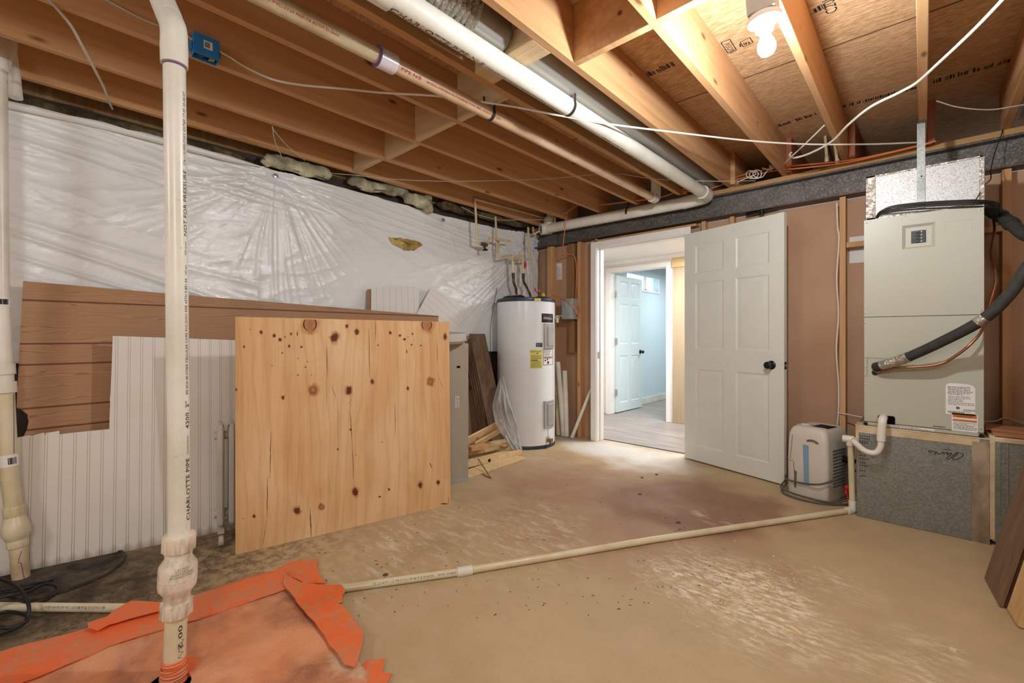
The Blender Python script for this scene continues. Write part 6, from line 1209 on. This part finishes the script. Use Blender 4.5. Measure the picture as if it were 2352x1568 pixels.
for k, (x, y) in enumerate(((1895, 310), (1917, 330))):
    b = MB(); b.tube([onY(x, y - 4, 4.16), onY(x + 4 + 2 * k, y + 55 - 14 * k, 4.14)], .0105, 10); b.lathe([(.014, -.02), (.014, .02)], onY(x + 4 + 2 * k, y + 56 - 14 * k, 4.14), (0,0,1), 12); tag(b.build('water_line_stub', 'cpvc', None), 'cream water line stub standing on the beam plate, ' + ('left of the pair' if k == 0 else 'right of the pair'), 'pipe')
b = MB(); b.box(.398, .75, 1.9, 3.95, 2.405, 2.62); tag(b.build('trunk_duct', 'galvanised', None, .003), 'galvanized duct corner between the joists at the far right', 'duct')
b = MB(); b.box(.397, .412, 1.9, 3.95, 2.396, 2.406); b.build('duct_flange', 'hinge_metal', bpy.data.objects['trunk_duct'])
b = MB(); c = onY(1750, 487, 4.12); b.bar(c + V((-.12, .02, 0)), c + V((.12, -.02, .02)), .03, .02); b.cyl(c + V((0, 0, -.02)), c + V((0, 0, .02)), .018, 12); tag(b.build('bracket', 'black_plastic', None, .002), 'black bracket under the beam behind the open door top', 'bracket')
# --- orange covered pit
ZC = .030
t = thing('pit_cover', (-1.85, .3, 0), 'orange plastic sheeted pit cover taped to the floor around the tall pipe', 'cover')
xa, xb, ya, yb = -2.29, -1.30, -.45, .775
hole = ax(ZC); hole.z = 0; hcn = V((hole.x + .022, hole.y - .018, 0)); NS = 40; vs = []; nr = 14
def edge(a):          # rectangle boundary from the hole centre
    d = V((math.cos(a), math.sin(a), 0)); t_ = 9
    for lim, comp, o_ in ((xb, d.x, hcn.x), (xa, d.x, hcn.x), (yb, d.y, hcn.y), (ya, d.y, hcn.y)):
        if abs(comp) > 1e-6:
            q = (lim - o_) / comp
            if q > 0: t_ = min(t_, q)
    return t_
NS = 96; angs = [2 * math.pi * k / NS for k in range(NS)]
for i in range(nr + 1):
    for a in angs:
        f = i / nr; r0_ = .062 * (1 + .12 * math.sin(3 * a)); r = r0_ + (edge(a) - r0_) * f; p = hcn + V((math.cos(a), math.sin(a), 0)) * r
        vs.append(V((p.x, p.y, ZC + .004 * noise.noise(p * 6) + .002 * noise.noise(p * 22) - (.028 if i == nr else 0))))
b = MB(); b.add(vs, [(i*NS + k, i*NS + (k+1) % NS, (i+1)*NS + (k+1) % NS, (i+1)*NS + k) for i in range(nr) for k in range(NS)]); b.build('sheet', 'orange_sheet', t, 0, 60)
b = MB(); b.lathe([(.0, 0), (.085, .0005)], hcn + V((0,0,.004)), n=24, cap=False); b.build('pit_hole', 'dark_hole', t)
def tape(pix, z, label=None, nm='tape'):
    b = MB(); rg = random.Random(len(pix)); P = []
    for i in range(len(pix)):
        A, B = onZ(*pix[i], z), onZ(*pix[(i+1) % len(pix)], z); n_ = max(1, int((B - A).length / .03))
        for k in range(n_):
            q = A.lerp(B, k / n_); P.append(V((q.x + (.006 * noise.noise(q * 60) if k else 0), q.y + (.006 * noise.noise(q * 60 + V((7,7,7))) if k else 0), z + .003 * noise.noise(q * 14))))
    b.prism([P[i] - V((0,0,.003)) for i in range(len(P))], (0, 0, .003)); return b.build(nm, 'orange_tape', t, 0, 50)
tape([(-40, 1506), (60, 1478), (160, 1454), (205, 1440), (300, 1408), (400, 1382), (500, 1350), (560, 1332), (648, 1304), (672, 1340), (655, 1352), (560, 1385), (480, 1412), (400, 1436), (250, 1482), (120, 1540), (-40, 1600)], ZC + .006)
tape([(655, 1316), (690, 1336), (735, 1342), (770, 1342), (784, 1342), (793, 1358), (786, 1366), (786, 1383), (776, 1386), (790, 1394), (815, 1424), (836, 1450), (826, 1500), (815, 1531), (790, 1525), (752, 1470), (715, 1420), (683, 1384), (668, 1362), (650, 1340)], ZC + .010)
tape([(470, 1372), (540, 1345), (600, 1326), (640, 1306), (668, 1288), (700, 1284), (700, 1290), (728, 1281), (730, 1292), (726, 1300), (732, 1312), (740, 1330), (752, 1338), (700, 1338), (660, 1318), (600, 1338), (520, 1364)], ZC - .020)
tape([(808, 1532), (820, 1533), (850, 1514), (866, 1514), (884, 1511), (878, 1543), (901, 1546), (886, 1572), (860, 1590), (840, 1555)], ZC - .018)
tape([(203, 1440), (201, 1430), (215, 1424), (245, 1415), (262, 1402), (280, 1391), (302, 1379), (330, 1380), (360, 1382), (382, 1382), (384, 1398), (340, 1408), (300, 1418), (250, 1432), (225, 1446)], ZC + .020)
# --- sump lid, black cable
sc = V((-3.0, .09, 0))
b = MB(); b.lathe([(.0, .0), (.235, .0), (.25, .004), (.25, .012), (.238, .014), (.23, .007), (.02, .008)], sc, n=56); tag(b.build('sump_lid', 'sump_lid', None), 'round dirty black sump lid on the floor below the white panel', 'lid')
b = MB(); pts = []
rg = random.Random(3)
def cpx(x, y, z): return onZ(x, y, z)
pts = [cpx(-60, 1330, .05), cpx(0, 1330, .09), cpx(45, 1352, .10), cpx(66, 1390, .06), cpx(60, 1425, .02), cpx(30, 1445, .02), cpx(-30, 1458, .02), cpx(-40, 1430, .03), cpx(10, 1405, .03), cpx(58, 1412, .03), cpx(55, 1430, .02), cpx(0, 1440, .02), cpx(-50, 1400, .05), cpx(0, 1372, .08), cpx(60, 1360, .07), cpx(105, 1340, .05), cpx(132, 1350, .03), cpx(125, 1366, .03), cpx(85, 1385, .025), cpx(40, 1376, .05), cpx(0, 1358, .08), cpx(50, 1345, .08), cpx(100, 1336, .06), cpx(118, 1332, .03), cpx(60, 1352, .04), cpx(-20, 1365, .04), cpx(-60, 1388, .05)]
b.tube(smooth_path(pts, 8), .0062, 8); tag(b.build('extension_cord', 'black_rubber', None), 'tangled black cable on the floor at the left edge', 'cord')
# --- planks at the right edge
def lean(x, y, wv, label, mat, L=1.25, th_=.012, wid=.13, yaw=0.0, tilt=.21):
    o_ = onZ(x, y); a = V((math.sin(tilt), .0, math.cos(tilt))); yv = V((wv, 1, 0)).normalized(); yv = (yv - a * yv.dot(a)).normalized(); n_ = a.cross(yv).normalized(); b = MB()
    b.obox(o_ + a * (L/2) + yv * (wid/2) + V((0,0,.004)), a * (L/2), yv * (wid/2), n_ * (th_/2)); return tag(b.build('leaning_board', mat, None, .001), label, 'board', 'boards leaning at the right edge')
lean(2300, 1396, -.10, 'brown plank leaning leftmost at the right edge', 'laminate_brown', wid=.26)
lean(2312, 1396, -.10, 'dark brown plank leaning second from the left at the right edge', 'laminate_brown', wid=.25)
lean(2352, 1446, -.12, 'pale lumber board leaning at the far right edge', 'lumber_z', th_=.036, wid=.13)
b = MB(); b.box(.585, .62, 2.3, 3.3, 0, 1.3); tag(b.build('partition_board', 'hardboard', None), 'brown board standing off at right behind the leaning planks', 'board')
# --- small things on the floor
DB = [(1828, 1450, .055, .014, .4, 'wood_chip', 'small pale wood chip on the bare floor at lower right'), (1768, 1345, .05, .012, .2, 'wood_chip', 'wood chip lying in the sawdust patch'), (2190, 1494, .02, .01, .8, 'wood_chip', 'tiny pale scrap near the lower right edge')]
for x, y, l, w_, a, m_, lb in DB:
    c = onZ(x, y); d = V((math.cos(a - .9), math.sin(a - .9), 0)); s_ = V((-d.y, d.x, 0)); b = MB(); b.prism([c - d*l*.5 - s_*w_*.4, c + d*l*.4 - s_*w_*.5, c + d*l*.5 + s_*w_*.3, c - d*l*.4 + s_*w_*.5], (0, 0, .008)); tag(b.build('wood_chip', m_, None), lb, 'wood chip')
LF = [(322, 1364, .032, 'dark dried clump on the floor left of the tall pipe'), (1508, 1090, .015, 'small dark leaf scrap on the reddish stain by the doorway'), (1475, 1097, .012, 'small dark scrap left of leaf scrap on the reddish stain'), (1470, 1135, .014, 'dark leaf scrap in the middle of the damp stain'), (886, 1320, .014, 'small dark lump on the floor beyond the pipe end'), (1558, 1200, .016, 'dark scrap at the edge of the damp stain')]
for k, (x, y, r, lb) in enumerate(LF):
    b = MB(); c = onZ(x, y); n_ = 11; ring = [c + V((math.cos(a), math.sin(a), 0)) * r * (1 + .5 * noise.noise(V((math.cos(a) * 2, math.sin(a) * 2, k)))) for a in [2*math.pi*i/n_ for i in range(n_)]]
    b.add([p + V((0,0,.001)) for p in ring] + [c + V((0,0,.010))], [(i, (i+1) % n_, n_) for i in range(n_)]); tag(b.build('floor_debris', 'debris_dark', None), lb, 'debris', 'dark scraps on the floor')
b = MB(); rg = random.Random(12)
for k in range(260):
    x, y = rg.choice(((rg.gauss(1750, 60), rg.gauss(1350, 25)), (rg.gauss(1700, 90), rg.gauss(1370, 40)))); c = onZ(x, y); r = rg.uniform(.001, .004); a = rg.uniform(0, 3); b.obox(c + V((0,0,r*.4)), V((math.cos(a), math.sin(a), 0)) * r * 1.5, V((-math.sin(a), math.cos(a), 0)) * r * .6, (0,0,r*.4))
tag(b.build('sawdust', 'wood_chip', None, 0, 0), 'scattered sawdust flakes on the floor at lower right', 'sawdust', None, 'stuff')
b = MB()
for k in range(420):
    if k < 220: x, y = rg.uniform(620, 1700), rg.uniform(1110, 1420)
    elif k < 330: x, y = rg.uniform(250, 420), rg.uniform(1285, 1400)
    else: x, y = rg.uniform(60, 330), rg.uniform(1400, 1470)
    c = onZ(x, y); 
    if c.x < -2.3 and c.y > .75: continue
    l = rg.uniform(.0015, .007); r = rg.uniform(.0005, .0013); a = rg.uniform(0, 3.1); b.obox(c + V((0,0,r)), V((math.cos(a), math.sin(a), 0)) * l, V((-math.sin(a), math.cos(a), 0)) * r, (0,0,r))
tag(b.build('floor_grit', 'debris_dark', None, 0, 0), 'scattered dark grit and splinters across the floor', 'grit', None, 'stuff')
# --- printed stamps on the subfloor
def stamp(rows, nm='printed_stamp', mat='ink'):
    b = MB()
    for kind, *q in rows:
        if kind == 'bars':
            x0, y0, x1, y1, h, seed = q; A, B = onZ(x0, y0, ZS - .001), onZ(x1, y1, ZS - .001); u = (B - A).normalized(); v_ = u.cross(V((0,0,-1))).normalized(); v_ = V((0,0,-1)).cross(u); rg = random.Random(seed); x = 0; L = (B - A).length
            while x < L:
                l = rg.choice((.004, .007, .011)); hh = h * rg.uniform(.6, 1.0)
                if rg.random() > .2: b.add([A + u*x + V((0,0,-.0002)), A + u*(x+l), A + u*(x+l) + v_*hh, A + u*x + v_*hh], [(0,1,2,3)])
                x += l + rg.choice((.003, .004, .006))
        else:
            body_, size, x0, y0, x1, y1 = q; A, B = onZ(x0, y0, ZS - .001), onZ(x1, y1, ZS - .001); u = (B - A).normalized(); v_ = V((0,0,-1)).cross(u); text_flat(b, body_, size, A, u, v_, .0006)
    return b.build(nm, mat, bpy.data.objects['ceiling'], 0, 0)
stamp([('bars', 1775, 296, 1882, 262, .050, 1), ('bars', 1935, 248, 2100, 205, .046, 2), ('bars', 2133, 195, 2330, 140, .060, 3), ('bars', 1478, 182, 1552, 150, .06, 4), ('text', 'C20U', .065, 1925, 25, 1908, -30), ('bars', 1872, 30, 1905, 15, .05, 5), ('text', 'NOSV', .040, 1690, 118, 1672, 92), ('bars', 1700, 108, 1722, 100, .03, 7)])
b = MB()
def rect_(x0, y0, x1, y1, x2, y2):
    A, B, D = onZ(x0, y0, ZS - .001), onZ(x1, y1, ZS - .001), onZ(x2, y2, ZS - .001); E_ = B + D - A
    for p, q in ((A, B), (B, E_), (E_, D), (D, A)): b.bar(p, q, .004, .0008)
rect_(1656, 98, 1676, 90, 1672, 122); rect_(1700, 97, 1722, 86, 1708, 108); b.build('stamp_outline', 'ink', bpy.data.objects['ceiling'], 0, 0)
